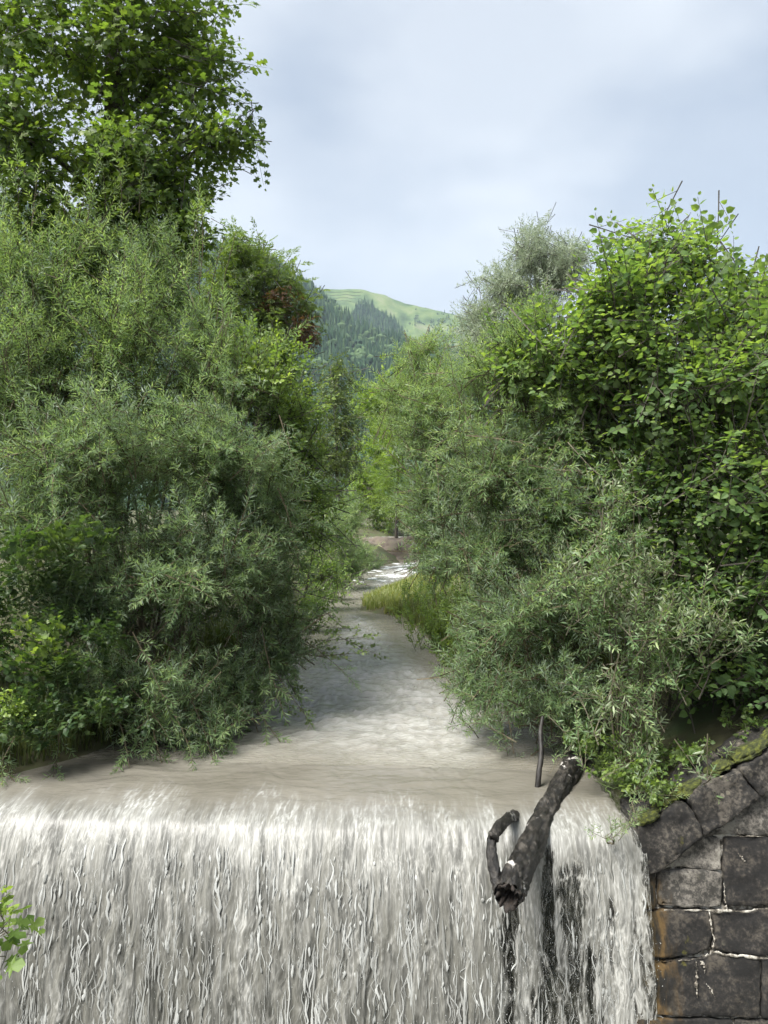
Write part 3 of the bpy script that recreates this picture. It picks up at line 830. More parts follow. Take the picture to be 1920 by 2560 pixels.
def rough_block(name, poly, depth, proud, mat, root, amp=.020, maxlen=.06, seed=0, top_back=0.0, chamfer=.032):
    front = [wallpt(x, y, proud) for x, y in poly]
    bm = bmesh.new()
    vf = [bm.verts.new(p) for p in front]
    vb = [bm.verts.new(p + np.array([0, depth, top_back])) for p in front]
    n = len(vf)
    bm.faces.new(vf); bm.faces.new(vb[::-1])
    for i in range(n): bm.faces.new([vf[i], vb[i], vb[(i + 1) % n], vf[(i + 1) % n]])
    bmesh.ops.recalc_face_normals(bm, faces=bm.faces)
    ed = [e for e in bm.edges if (e.verts[0] in vf or e.verts[1] in vf)]
    bmesh.ops.bevel(bm, geom=ed, offset=chamfer, segments=2, affect='EDGES', profile=.6)
    bmesh.ops.triangulate(bm, faces=bm.faces)
    for _ in range(7):
        ls = [e for e in bm.edges if e.calc_length() > maxlen and min(v.co.y for v in e.verts) < front[0][1] + depth * .7 + .3]
        if not ls: break
        bmesh.ops.subdivide_edges(bm, edges=ls, cuts=1)
        bmesh.ops.triangulate(bm, faces=[f for f in bm.faces if len(f.verts) > 3])
    bm.normal_update()
    for v in bm.verts:
        q = v.co * 3.1 + Vector((seed * 3.7, 0, 0))
        h = mnoise.fractal(q, 1.0, 2.0, 5) * amp * 1.1 + mnoise.fractal(q * 5, 1.0, 2.0, 3) * amp * .5
        v.co += v.normal * h
    me = bpy.data.meshes.new(name); bm.to_mesh(me); bm.free()
    for f in me.polygons: f.use_smooth = True
    me.materials.append(M[mat])
    return child(name, me, root)

wall = thing('wing_wall', 'dark stone block retaining wall with white lime seams beside the waterfall', 'wall', (3.3, 7.9, -3.4))
blocks = [
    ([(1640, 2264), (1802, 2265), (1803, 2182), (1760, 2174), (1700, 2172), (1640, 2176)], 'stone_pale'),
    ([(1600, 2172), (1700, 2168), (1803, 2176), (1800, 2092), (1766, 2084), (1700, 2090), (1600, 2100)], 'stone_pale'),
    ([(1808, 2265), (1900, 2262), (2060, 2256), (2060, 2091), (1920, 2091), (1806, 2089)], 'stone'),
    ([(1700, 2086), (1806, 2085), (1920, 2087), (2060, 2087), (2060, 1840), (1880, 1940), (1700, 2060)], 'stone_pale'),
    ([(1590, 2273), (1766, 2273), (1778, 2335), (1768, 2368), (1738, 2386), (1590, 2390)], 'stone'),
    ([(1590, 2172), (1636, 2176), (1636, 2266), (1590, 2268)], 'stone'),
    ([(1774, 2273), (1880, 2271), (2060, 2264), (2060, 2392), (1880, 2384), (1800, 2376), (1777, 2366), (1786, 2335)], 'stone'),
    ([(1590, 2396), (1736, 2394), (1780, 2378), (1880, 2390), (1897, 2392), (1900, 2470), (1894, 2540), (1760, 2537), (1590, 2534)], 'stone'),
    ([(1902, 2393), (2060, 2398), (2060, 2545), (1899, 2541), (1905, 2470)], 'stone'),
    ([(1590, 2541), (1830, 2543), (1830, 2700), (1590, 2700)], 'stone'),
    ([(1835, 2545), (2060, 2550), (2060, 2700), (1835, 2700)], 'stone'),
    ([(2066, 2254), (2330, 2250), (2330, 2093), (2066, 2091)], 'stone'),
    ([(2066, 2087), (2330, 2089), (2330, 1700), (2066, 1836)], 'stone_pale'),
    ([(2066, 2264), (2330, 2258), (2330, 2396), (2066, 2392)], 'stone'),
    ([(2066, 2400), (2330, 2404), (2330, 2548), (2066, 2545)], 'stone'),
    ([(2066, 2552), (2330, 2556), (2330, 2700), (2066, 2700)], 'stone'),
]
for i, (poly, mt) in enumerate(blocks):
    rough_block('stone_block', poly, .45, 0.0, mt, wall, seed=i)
for i, poly in enumerate([
    [(1586, 2052), (1640, 2032), (1690, 1994), (1711, 2000), (1737, 2048), (1746, 2082), (1690, 2124), (1642, 2166), (1603, 2178)],
    [(1715, 1990), (1755, 1950), (1838, 1918), (1858, 1950), (1884, 1984), (1820, 2034), (1750, 2080), (1741, 2046)],
    [(1842, 1915), (1920, 1858), (2010, 1800), (2040, 1880), (1960, 1934), (1888, 1982), (1862, 1948)],
    [(2014, 1797), (2140, 1724), (2170, 1802), (2044, 1878)], [(2146, 1720), (2330, 1640), (2345, 1722), (2176, 1800)]]):
    rough_block('coping_stone', poly, .62, .10, 'coping', wall, amp=.034, seed=20 + i, top_back=.03, chamfer=.03)
# lime mortar behind the joints
bk = [wallpt(1640, 2175, -.055), wallpt(1700, 2090, -.055), wallpt(2330, 1700, -.055), wallpt(2330, 2700, -.055), wallpt(1640, 2700, -.055)]
bm = bmesh.new(); vs = [bm.verts.new(p) for p in bk]; vb = [bm.verts.new(p + np.array([0, .3, 0])) for p in bk]
bm.faces.new(vs); bm.faces.new(vb[::-1])
for i in range(5): bm.faces.new([vs[i], vb[i], vb[(i + 1) % 5], vs[(i + 1) % 5]])
bmesh.ops.recalc_face_normals(bm, faces=bm.faces)
me = bpy.data.meshes.new('lime_joint'); bm.to_mesh(me); bm.free(); me.materials.append(M['lime_crust'])
child('lime_joint', me, wall)
# lime runs that bled out of the seams
def lime_run(pts, wid, seed):
    P = np.array([wallpt(x, y, .012) for x, y in pts])
    t = np.linspace(0, 1, 60); ti = np.linspace(0, 1, len(P))
    Q = np.stack([np.interp(t, ti, P[:, k]) for k in range(3)], 1)
    w = np.interp(t, np.linspace(0, 1, len(wid)), wid) * np.clip(.50 + 1.1 * fbm(t * 7, t * 0 + seed, 81, 3), .06, 1.3)
    Q[:, 0] += .010 * fbm(t * 7, t * 0 + seed, 83, 3); Q[:, 2] += .010 * fbm(t * 8, t * 0 + seed + 9, 84, 3)
    V = []
    for q, ww in zip(Q, w):
        for a in np.linspace(0, PI, 6): V.append(q + np.array([math.cos(a) * ww, -.45 * math.sin(a) * ww, 0]) if abs(P[0, 2] - P[-1, 2]) > abs(P[0, 0] - P[-1, 0]) else q + np.array([0, -.45 * math.sin(a) * ww, math.cos(a) * ww]))
    V = np.array(V)
    child('lime_run', mesh_from('lime_run', V, grid_quads(60, 6), [M['lime_crust']], smooth=True), wall)
lime_run([(1655, 2269), (1740, 2269), (1805, 2271), (1870, 2272), (1890, 2265), (2060, 2260)], [.012, .014, .022, .016, .012], 1)
lime_run([(1805, 2200), (1806, 2235), (1811, 2268)], [.003, .009, .012], 2)
lime_run([(1769, 2274), (1772, 2310), (1781, 2340), (1776, 2368)], [.012, .013, .015, .018], 3)
lime_run([(1690, 2393), (1735, 2390), (1760, 2380), (1776, 2370)], [.008, .010, .014, .020], 4)
lime_run([(1778, 2370), (1810, 2380), (1860, 2383), (1960, 2392), (2060, 2394)], [.022, .018, .020, .016, .010], 5)
lime_run([(1734, 2394), (1737, 2420), (1734, 2455), (1737, 2485)], [.008, .012, .022, .004], 6)
lime_run([(1760, 2450), (1772, 2465), (1782, 2488)], [.003, .010, .003], 7)
lime_run([(1748, 2394), (1756, 2410), (1756, 2425)], [.022, .012, .003], 8)
lime_run([(1840, 2128), (1850, 2140), (1857, 2152)], [.004, .016, .004], 9)
lime_run([(1800, 2085), (1860, 2086), (2060, 2088)], [.004, .008, .007], 10)
lime_run([(1833, 2062), (1842, 2080), (1852, 2086)], [.003, .005, .004], 11)

# the dam itself, mostly behind the water
dx = np.linspace(-5.3, 2.62, 130); dzv = np.concatenate([[-.02, -.03], np.linspace(-.06, -3.9, 70)])
DX, DZ = np.meshgrid(dx, dzv)
course = .03 * (np.abs(((DZ + .89) / .5) % 1 - .5) > .46)
DY = 8.12 - .083 * DX + DZ / BAT * 1.0 - .05 * fbm(DX * 1.7, DZ * 1.7, 91, 5) + course - .20
DY[0] = 8.9 - .083 * DX[0]
DZ2 = DZ.copy(); DZ2[0] = -.45; DZ2[1] = -.45; DZ2[2:] -= .42
dam = thing('weir_dam', 'dark wet stone face of the weir behind the falling water', 'dam', (-1.2, 8.2, -3.9))
child('stone_face', mesh_from('stone_face', np.stack([DX, DY, DZ2], -1).reshape(-1, 3), grid_quads(len(dzv), len(dx))[:, ::-1], [M['wet_stone']], smooth=True), dam)

# moss cushions on the coping
m, nt, out = new_mat('moss')
t = N(nt, 'ShaderNodeTexCoord'); n = N(nt, 'ShaderNodeTexNoise', Scale=22.0, Detail=8.0, Roughness=.7); nt.links.new(t.outputs['Object'], n.inputs['Vector'])
col = ramp(nt, n.outputs['Fac'], [(.38, (.012, .015, .004)), (.5, (.035, .042, .008)), (.62, (.085, .095, .014))])
p = N(nt, 'ShaderNodeBsdfPrincipled', Roughness=1.0); nt.links.new(col, p.inputs['Base Color'])
b = N(nt, 'ShaderNodeBump', Strength=1.0, Distance=.02); nt.links.new(n.outputs['Fac'], b.inputs['Height']); nt.links.new(b.outputs[0], p.inputs['Normal'])
nt.links.new(p.outputs[0], out.inputs['Surface']); M['moss'] = m
copings = [o for o in wall.children if o.name.startswith('coping_stone')]
def moss(px, py, w, h, dpt, yoff=.0, seed=0):
    c = wallpt(px, py, .10) + np.array([0, yoff, 0])
    host = min(copings, key=lambda o: (sum((Vector(b) for b in o.bound_box), Vector()) / 8 - Vector(c)).length)
    bm = bmesh.new(); bmesh.ops.create_icosphere(bm, subdivisions=4, radius=1)
    for v in bm.verts:
        k = 1 + .35 * mnoise.fractal(v.co * 2.2 + Vector((seed, 0, 0)), 1, 2, 4)
        v.co = Vector((v.co.x * w * k, v.co.y * dpt * k, v.co.z * h * k)) + Vector((0, 0, v.co.x * w * .55))
        v.co += Vector(c)
    me = bpy.data.meshes.new('moss_cushion'); bm.to_mesh(me); bm.free()
    for f in me.polygons: f.use_smooth = True
    me.materials.append(M['moss']); link('moss_cushion', me, host)
for i, a in enumerate([(1720, 1975, .17, .05, .12, .16), (1870, 1878, .20, .06, .13, .12), (1800, 1925, .14, .04, .12, .2), (1612, 2036, .11, .05, .10, .06),
                       (1950, 1825, .2, .05, .13, .12), (1660, 2010, .1, .035, .1, .18)]):
    moss(*a, seed=i * 3.1)

# ------------------------------------------------------------------ drift log
def spline(pts, n):
    pts = np.asarray(pts, float); t = np.linspace(0, len(pts) - 1, n); i = np.clip(t.astype(int), 0, len(pts) - 2); f = (t - i)[:, None]
    p0 = pts[np.clip(i - 1, 0, None)]; p1 = pts[i]; p2 = pts[i + 1]; p3 = pts[np.clip(i + 2, None, len(pts) - 1)]
    return .5 * (2 * p1 + (p2 - p0) * f + (2 * p0 - 5 * p1 + 4 * p2 - p3) * f ** 2 + (3 * p1 - p0 - 3 * p2 + p3) * f ** 3)

m, nt, out = new_mat('log_bark'); L = nt.links
t = N(nt, 'ShaderNodeTexCoord')
mpl = N(nt, 'ShaderNodeMapping'); mpl.inputs['Rotation'].default_value = (0, 0, math.radians(22)); mpl.inputs['Scale'].default_value = (1, .32, 1); L.new(t.outputs['Object'], mpl.inputs['Vector'])
n = N(nt, 'ShaderNodeTexNoise', Scale=17.0, Detail=9.0, Roughness=.72, Distortion=.4); L.new(mpl.outputs[0], n.inputs['Vector'])
n5 = N(nt, 'ShaderNodeTexNoise', Scale=3.4, Detail=6.0, Roughness=.6, Distortion=.6); L.new(t.outputs['Object'], n5.inputs['Vector'])
col = ramp(nt, n.outputs['Fac'], [(.42, (.004, .0036, .0034)), (.51, (.015, .013, .011)), (.63, (.065, .058, .05))])
v = N(nt, 'ShaderNodeTexVoronoi', Scale=11.0, feature='DISTANCE_TO_EDGE'); L.new(t.outputs['Object'], v.inputs['Vector'])
cr = ramp(nt, v.outputs['Distance'], [(.0, (1, 1, 1)), (.06, (0, 0, 0))])
pt = ramp(nt, n5.outputs['Fac'], [(.60, (0, 0, 0)), (.63, (1, 1, 1))])
col = mixc(nt, math_(nt, 'MULTIPLY', pt, .85), col, (.50, .48, .45))
p = N(nt, 'ShaderNodeBsdfPrincipled', Roughness=.5); L.new(col, p.inputs['Base Color'])
hgt = n.outputs['Fac']
b = N(nt, 'ShaderNodeBump', Strength=.9, Distance=.03); L.new(hgt, b.inputs['Height']); L.new(b.outputs[0], p.inputs['Normal'])
L.new(p.outputs[0], out.inputs['Surface']); M['log'] = m
M['rot'] = bark_mat('rotten_wood', (.004, .0033, .0027), (.030, .021, .015), 30, .8, 1)
M['wet_wood'] = bark_mat('wet_wood', (.004, .0035, .003), (.020, .016, .013), 16, .6, 1)

log = thing('drift_log', 'thick dark driftwood log jutting over the lip of the waterfall', 'log', (2.4, 9.6, 0))
A = at(1462, 1868, 10.2); A[2] = .10
B = at(1268, 2235, 6.75)
lp = spline([A + np.array([.55, 1.1, .12]), A, A * .66 + B * .34 + np.array([.03, 0, .06]), A * .33 + B * .67 + np.array([-.02, 0, .02]), B], 70)
rad = np.interp(np.linspace(0, 1, 70), [0, .3, .55, .60, .64, .85, .97, 1], [.100, .115, .124, .115, .112, .120, .128, .116])
rad = rad * (1 + .05 * perlin(np.linspace(0, 16, 70), np.zeros(70), 95))
V, T = tube(lp, rad, 48, cap=False, bump=.22, seed=5)
child('bark_trunk', mesh_from('bark_trunk', V, T, [M['log']], smooth=True), log)
ax = nrm((lp[-1] - lp[-3])[None])[0]
rings = [lp[-1] + ax * d for d in (-.004, .012, -.02, -.11, -.20)]
V, T = tube(np.array([lp[-1] - ax * .03, lp[-1], lp[-1] + ax * .02, lp[-1] + ax * .0201, lp[-1] + ax * .0202]), [.150, .148, .125, .11, .1], 32, cap=False, bump=.14, seed=5)
cv = []
ringr = [.121, .112, .088, .068, .045, .01]; ringd = [-.05, .012, .0, -.05, -.10, -.12]
yv = nrm(np.cross([0, 0, 1.0], ax)[None])[0]; zv = np.cross(ax, yv)
for rr, d_ in zip(ringr, ringd):
    a = np.arange(32) / 32 * 2 * PI
    q = rr * (1 + .16 * fbm(np.cos(a) * 1.7 + 2, np.sin(a) * 1.7, 97, 3)); e_ = .085 * fbm(np.cos(a) * 2.6, np.sin(a) * 2.6 + rr * 9, 98, 3)
    cv.append(lp[-1] + ax * (d_ + e_)[:, None] + (np.cos(a) * q)[:, None] * yv + (np.sin(a) * q - .02 * (d_ < 0))[:, None] * zv)
cv = np.concatenate(cv)
i, j = np.meshgrid(np.arange(5), np.arange(32), indexing='ij')
a = i * 32 + j; b_ = i * 32 + (j + 1) % 32
Q = np.stack([a, b_, b_ + 32, a + 32], -1).reshape(-1, 4)
child('broken_end', mesh_from('broken_end', cv, Q, [M['rot']], smooth=True), log)
# side branch that bends back up to the lip
bp = spline([B + np.array([-.06, .10, -.02]), at(1236, 2180, 6.95), at(1226, 2120, 7.05), at(1236, 2080, 7.2), at(1258, 2052, 7.5), at(1282, 2036, 7.95), at(1300, 2030, 8.4) + np.array([0, 0, -.10])], 40)
V, T = tube(bp, np.interp(np.linspace(0, 1, 40), [0, .2, .45, .5, 1], [.055, .052, .042, .050, .05]), 18, bump=.3, seed=8)
br = child('branch', mesh_from('branch', V, T, [M['log']], smooth=True), log, label='forked side branch dipping back into the water')
kb = spline([at(1240, 2095, 7.12), at(1232, 2087, 7.08), at(1224, 2078, 7.05)], 6)
V, T = tube(kb, [.03, .03, .03, .028, .024, .012], 12, bump=.4, seed=9)
link('branch_stub', mesh_from('branch_stub', V, T, [M['log']], smooth=True), br)
stick = thing('dead_stick', 'thin black dead stem standing in the river beside the log', 'stick', (1.75, 8.9, 0))
sp_ = spline([at(1340, 1962, 8.75) + np.array([0, 0, -.15]), at(1346, 1930, 8.8), at(1352, 1880, 8.95), at(1350, 1830, 9.1), at(1356, 1790, 9.25)], 24)
V, T = tube(sp_, np.linspace(.036, .022, 24), 10, bump=.15, seed=14)
child('stem', mesh_from('stem', V, T, [M['wet_wood']], smooth=True), stick)

# ------------------------------------------------------------------ foliage templates in use
tr_ = np.random.default_rng(101)
LW = leaf_lance(.105, .0175)
up_sprays = [bake(make_spray(tr_, LW, BL=.95, nsh=6, sh=dict(L=.50, n=25, ang=55, bend=.06, tipbright=.5, base_tint=.5), bend=.08, angle=38, up_curve=.12)) for _ in range(5)]
wide_sprays = [bake(make_spray(tr_, LW, BL=.85, nsh=7, sh=dict(L=.42, n=25, ang=50, bend=-.08, tipbright=.35, base_tint=.40), bend=-.08, angle=46, up_curve=.05)) for _ in range(6)]
LF = leaf_lance6(.085, .021)
front_sprays = [make_spray(tr_, LF, BL=.55, nsh=4, sh=dict(L=.30, n=14, ang=48, bend=.05, tipbright=.5, base_tint=.42, petiole=.006), bend=.05, angle=42, wood_r=.007) for _ in range(5)]
LH = leaf_round(.075, .064)
hazel_sprays = [make_spray(tr_, LH, BL=.75, nsh=4, sh=dict(L=.40, n=8, ang=62, bend=.02, flat=.75, tipbright=.45, base_tint=.38, petiole=.02, lscale=(.75, 1.2), up=(0, -.35, 1.1)), bend=.02, angle=45, up_curve=.12) for _ in range(6)]
LM = leaf_maple(.108)
maple_sprays = [make_spray(tr_, LM, BL=.8, nsh=4, sh=dict(L=.38, n=8, ang=66, bend=-.06, flat=.7, tipbright=.35, base_tint=.42, petiole=.06, lscale=(.75, 1.15), up=(0, -.15, 1.3)), bend=-.06, angle=48, up_curve=0) for _ in range(6)]
LA = leaf_round(.062, .05, droop=.15)
alder_sprays = [make_spray(tr_, LA, BL=.75, nsh=5, sh=dict(L=.36, n=13, ang=55, bend=.03, flat=.4, tipbright=.45, base_tint=.42, petiole=.012, up=(0, -.4, 1)), bend=.03, angle=42) for _ in range(5)]
alder_b = [bake(s) for s in alder_sprays]
LA2 = leaf_lance(.075, .055)
far_alder = [bake(make_spray(tr_, LA2, BL=.75, nsh=5, sh=dict(L=.36, n=11, ang=55, bend=.03, flat=.3, tipbright=.45, base_tint=.42), bend=.03, angle=42, twigs=False)) for _ in range(4)]
LC = leaf_lance(.085, .034)
ash_b = [bake(make_spray(tr_, LC, BL=.8, nsh=8, sh=dict(L=.30, n=15, ang=58, bend=-.15, flat=.85, tipbright=.2, base_tint=.45, t0=.2), bend=.02, angle=50, twigs=False)) for _ in range(5)]
LS_ = leaf_lance(.10, .027)
silver_b = [bake(make_spray(tr_, LS_, BL=.9, nsh=6, sh=dict(L=.48, n=17, ang=46, bend=.0, tipbright=.3, base_tint=.45), bend=.02, angle=34, twigs=False)) for _ in range(4)]
LG = leaf_lance(.16, .085)
big_b = [bake(make_spray(tr_, LG, BL=1.1, nsh=6, sh=dict(L=.55, n=12, ang=55, bend=.0, tipbright=.4, base_tint=.4), bend=.02, angle=45, twigs=False)) for _ in range(4)]
LUF = leaf_lance(.15, .026)
far_willow = [bake(make_spray(tr_, LUF, BL=.95, nsh=6, sh=dict(L=.55, n=16, ang=38, bend=.05, tipbright=.5, base_tint=.42), bend=.05, angle=28, up_curve=.15, twigs=False)) for _ in range(4)]

CNT = [500]
def R_():
    CNT[0] += 1
    return np.random.default_rng(CNT[0])

def tips_of(lobes, n, r, f=.75):
    k = r.integers(0, len(lobes), n)
    return [lobes[i][0] + lobes[i][1] * nrm(r.normal(0, 1, 3) * [1, 1, .7] + [0, 0, .7]) * f * r.uniform(.5, 1) for i in k]

# ------------------------------------------------------------------ left bank
# big maple
r = R_()
mb = at(262, 1300, 15.0); mb[2] = .9
maple = thing('maple_tree', 'tall dense maple tree towering behind the willows on the left bank', 'tree', mb)
ml = [lobe(90, 60, 14, 260, 210, 2.2), lobe(330, -60, 14.5, 240, 200, 2.2), lobe(300, 160, 14.2, 200, 130, 1.8), lobe(60, 330, 13.6, 190, 150, 1.8), lobe(310, 400, 14, 150, 110, 1.5),
      lobe(455, 50, 14.2, 110, 120, 1.2), lobe(525, 140, 14, 50, 60, .8), lobe(510, 325, 14, 90, 60, .8), lobe(590, 345, 14, 66, 48, .6), lobe(470, 560, 14, 60, 60, .7), lobe(400, 640, 14.2, 110, 80, 1), lobe(440, 440, 14, 80, 60, .9), lobe(430, 290, 14.3, 110, 80, 1.2), lobe(120, 500, 13.8, 170, 150, 1.7),
      lobe(360, 520, 14, 120, 90, 1.3), lobe(-140, 200, 14, 200, 400, 2), lobe(420, 560, 14, 60, 40, .7), lobe(150, -300, 15, 350, 200, 2.5), lobe(200, 640, 14.2, 220, 110, 1.4), lobe(545, 230, 14, 30, 32, .45), lobe(462, 470, 14, 42, 50, .5)]
P, D = crown(ml, 1080, r, .8, up=.05, rand=.35, back=.5, inner=.22, shell=.25, lump=.6)
D = nrm(D * np.array([1, 1, .55]) + np.array([0, 0, -.10]))
plant_leaves(maple, 'maple', 'bark', maple_sprays, P, D, r, (.9, 1.25), 300, 40, .12)
tb = np.array([mb[0], mb[1], .6])
trunk = spline([tb, at(268, 900, 15), at(272, 620, 14.8), at(276, 300, 14.6), at(282, 60, 14.6), at(300, -200, 14.6)], 40)
V, T = tube(trunk, np.linspace(.26, .09, 40), 14, bump=.12, seed=31); mtrunk = child('trunk', mesh_from('trunk', V, T, [M['bark']], smooth=True), maple)
for l in ml[:13]:
    c, a = l; k = int(np.argmin(np.abs(trunk[:, 2] - (c[2] - 1.0)))); s0 = trunk[k]
    e = c + np.array([a[0] * .35 * np.sign(c[0] - s0[0]), 0, .05])
    V, T = tube(spline([s0, s0 * .5 + e * .5 + np.array([0, 0, .25]), e], 16), np.linspace(.075, .018, 16), 7, bump=.1); link('limb', mesh_from('limb', V, T, [M['bark']], smooth=True), mtrunk)

# upright willow
r = R_()
root = thing('willow_shrub', 'tall upright willow with feathery yellow-green shoots in front of the maple', 'willow', (-4.6, 13.0, .6), 'willows along the stream')
wl_ = [lobe(100, 840, 12.2, 210, 260, 1.5), lobe(320, 800, 12.6, 190, 250, 1.5), lobe(510, 880, 12.8, 160, 220, 1.3), lobe(50, 660, 12.4, 90, 130, .9), lobe(-120, 820, 12.2, 190, 300, 1.5), lobe(230, 600, 12.8, 90, 110, .9),
       lobe(400, 700, 13, 90, 130, .8), lobe(30, 960, 11.6, 200, 150, 1.2)]
P, D = crown(wl_, 640, r, .95, up=.85, rand=.42, toward=.15)
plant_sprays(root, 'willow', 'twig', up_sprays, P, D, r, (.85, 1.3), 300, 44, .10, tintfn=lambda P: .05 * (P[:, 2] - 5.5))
# tall single shoots that stand above the crown
P2 = np.array([at(x, y, yy) for x, y, yy in [(40, 560, 12.4), (75, 600, 12.2), (150, 590, 12.6), (260, 520, 12.8), (300, 540, 12.8), (345, 530, 12.8), (215, 560, 12.5), (470, 700, 12.9), (500, 690, 12.9), (440, 730, 12.8), (10, 640, 12.0)]])
D2 = nrm(np.array([[r.normal(0, .12), -.05, 1] for _ in P2]))
plant_sprays(root, 'willow', 'twig', up_sprays, P2, D2, r, (.9, 1.15), 0, 60, .05, rest='top_shoots', tintfn=lambda P: .12 + 0 * P[:, 0])
stems(root, (-4.4, 13.0, .5), .35, tips_of(wl_, 16, r, .9), r, .035)
# bare twigs against the sky
for (x0, y0, x1, y1, yy) in [(505, 860, 497, 585, 12.9), (540, 800, 590, 575, 13), (520, 760, 560, 590, 13)]:
    V, T = tube(spline([at(x0, y0, yy), at((x0 + x1) / 2 - 4, (y0 + y1) / 2, yy), at(x1, y1, yy)], 10), np.linspace(.012, .004, 10), 5); child('bare_twig', mesh_from('bare_twig', V, T, [M['twig']]), root)

# spreading willow over the water
r = R_()
root = thing('willow_shrub', 'broad willow bush drooping over the river at the left bank', 'willow', (-3.6, 11.6, .5), 'willows along the stream')
wl2 = [lobe(230, 1120, 10.9, 260, 170, 1.5), lobe(520, 1120, 11.6, 230, 200, 1.5), lobe(650, 1280, 12.2, 140, 190, 1.2), lobe(460, 1420, 11, 260, 190, 1.4), lobe(660, 1500, 11.8, 115, 130, 1.0), lobe(330, 1690, 10.2, 200, 110, .8),
       lobe(90, 1300, 10.8, 180, 150, 1.2), lobe(600, 1700, 11.2, 110, 80, .7), lobe(695, 1620, 12, 70, 75, .7), lobe(480, 1800, 10.3, 130, 50, .5), lobe(240, 1500, 10.7, 140, 110, .9)]
P, D = crown(wl2, 840, r, .85, up=.28, rand=.42, toward=.25, droop_low=.75, minz=.12)
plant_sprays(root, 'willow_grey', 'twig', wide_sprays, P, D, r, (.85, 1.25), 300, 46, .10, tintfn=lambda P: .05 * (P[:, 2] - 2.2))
stems(root, (-3.5, 11.6, .35), .4, tips_of(wl2, 20, r, .85), r, .03)
# low branches trailing in the water
P2 = np.array([at(330, 1720, 10.0), at(420, 1760, 9.9), at(300, 1800, 9.7), at(480, 1750, 10.1), at(560, 1760, 10.4), at(640, 1770, 10.7), at(150, 1830, 9.4), at(60, 1800, 9.3), at(-20, 1880, 9.1), at(380, 1800, 9.8), at(690, 1680, 11.2), at(760, 1600, 11.9)])
D2 = nrm(np.stack([r.normal(.25, .3, len(P2)), np.full(len(P2), -.35), np.full(len(P2), -.55)], 1))
plant_sprays(root, 'willow_grey', 'twig', wide_sprays, P2, D2, r, (.8, 1.0), 12, 20, .05, part='trailing_branch', rest='trailing_twigs', tintfn=lambda P: .12 + 0 * P[:, 0])

# grey alder at the corner
r = R_()
root = thing('alder_shrub', 'young alder with glossy round leaves on the river corner', 'alder', (-2.6, 14.6, .6))
al_ = [lobe(640, 960, 13.6, 130, 110, 1.2), lobe(700, 1030, 13.8, 100, 110, 1.1), lobe(755, 1130, 14, 70, 110, 1.0), lobe(785, 1220, 14.2, 55, 90, .9), lobe(600, 900, 13.8, 90, 70, .9), lobe(700, 900, 14, 50, 50, .7), lobe(815, 1270, 14.3, 36, 60, .6), lobe(730, 1300, 14.2, 80, 120, .9)]
P, D = crown(al_, 330, r, .75, up=.5, rand=.4, toward=.1)
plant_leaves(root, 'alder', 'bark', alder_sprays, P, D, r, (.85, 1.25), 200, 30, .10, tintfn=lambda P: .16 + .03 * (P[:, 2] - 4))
stems(root, (-2.5, 14.6, .4), .2, tips_of(al_, 8, r, .8), r, .04, 'bark')
# low branch with round leaves that reaches over the water
r = R_()
root = thing('sallow_branch', 'dark leafy sallow reaching low across the water from the bush', 'shrub', (-2.4, 12.6, .3))
P = np.array([at(700, 1640, 12), at(740, 1600, 12), at(800, 1600, 12), at(845, 1590, 12), at(760, 1560, 12.1), at(700, 1560, 12), at(790, 1640, 11.8), at(720, 1700, 11.6), at(690, 1740, 11.4), at(760, 1480, 12.4), at(720, 1420, 12.4)])
D = nrm(np.stack([np.full(len(P), 1.0), np.full(len(P), -.25), r.normal(-.05, .25, len(P))], 1)); D[7:9] = nrm(np.array([[.5, -.2, -.8], [.4, -.2, -.8]]))
plant_leaves(root, 'dark_leaf', 'bark', alder_sprays, P, D, r, (.75, 1.0), 90, 20, .05)
stems(root, (-2.6, 12.4, .3), .1, [P[3], P[1], P[7], P[9]], r, .022, 'bark')

# undergrowth of the left bank
def leafy(name, label, cat, base, sprs, leafmat, pts, r, scale=(.8, 1.1), n_front=60, cell=26, up=.6, group=None, woodmat='green_stem', toward=.5, tint=0.0):
    root = thing(name, label, cat, base, group)
    P = np.array(pts); D = nrm(np.stack([r.normal(0, .45, len(P)), np.full(len(P), -toward) + r.normal(0, .2, len(P)), np.full(len(P), up) + r.normal(0, .25, len(P))], 1))
    plant_leaves(root, leafmat, woodmat, sprs, P, D, r, scale, n_front, cell, .08, tintfn=lambda P: tint + 0 * P[:, 0])
    k = max(2, min(6, len(P) // 3))
    stems(root, base, .06, [P[i] for i in r.choice(len(P), k, replace=False)], r, .010, woodmat, sides=5)
    return root
def cloud(r, px, py, Y, rx, ry, dep, n):
    c, a = lobe(px, py, Y, rx, ry, dep)
    return [c + a * nrm(r.normal(0, 1, 3)) * r.random() ** .4 for _ in range(n)]
small_maple = [make_spray(tr_, leaf_maple(.105), BL=.30, nsh=2, sh=dict(L=.20, n=5, ang=70, flat=.7, petiole=.05, tipbright=.3, base_tint=.5, up=(0, -.9, 1)), angle=45, wood_r=.005) for _ in range(3)]
hazel_small = [make_spray(tr_, leaf_round(.075, .068), BL=.35, nsh=3, sh=dict(L=.22, n=6, ang=62, flat=.6, petiole=.015, tipbright=.35, base_tint=.4, up=(0, -.6, 1)), angle=45, wood_r=.005) for _ in range(4)]
herb_small = [make_spray(tr_, leaf_round(.055, .052), BL=.20, nsh=3, sh=dict(L=.13, n=5, ang=65, petiole=.012, tipbright=.35, base_tint=.45, up=(0, -.6, 1)), angle=48, wood_r=.0035, up_curve=.5) for _ in range(4)]
r = R_()
leafy('maple_sapling', 'bright yellow-green maple sapling lit up in the dark left undergrowth', 'sapling', (-4.3, 9.8, .5), small_maple, 'sapling', cloud(r, 100, 1640, 9.5, 55, 60, .2, 9), r, n_front=50, tint=.15)
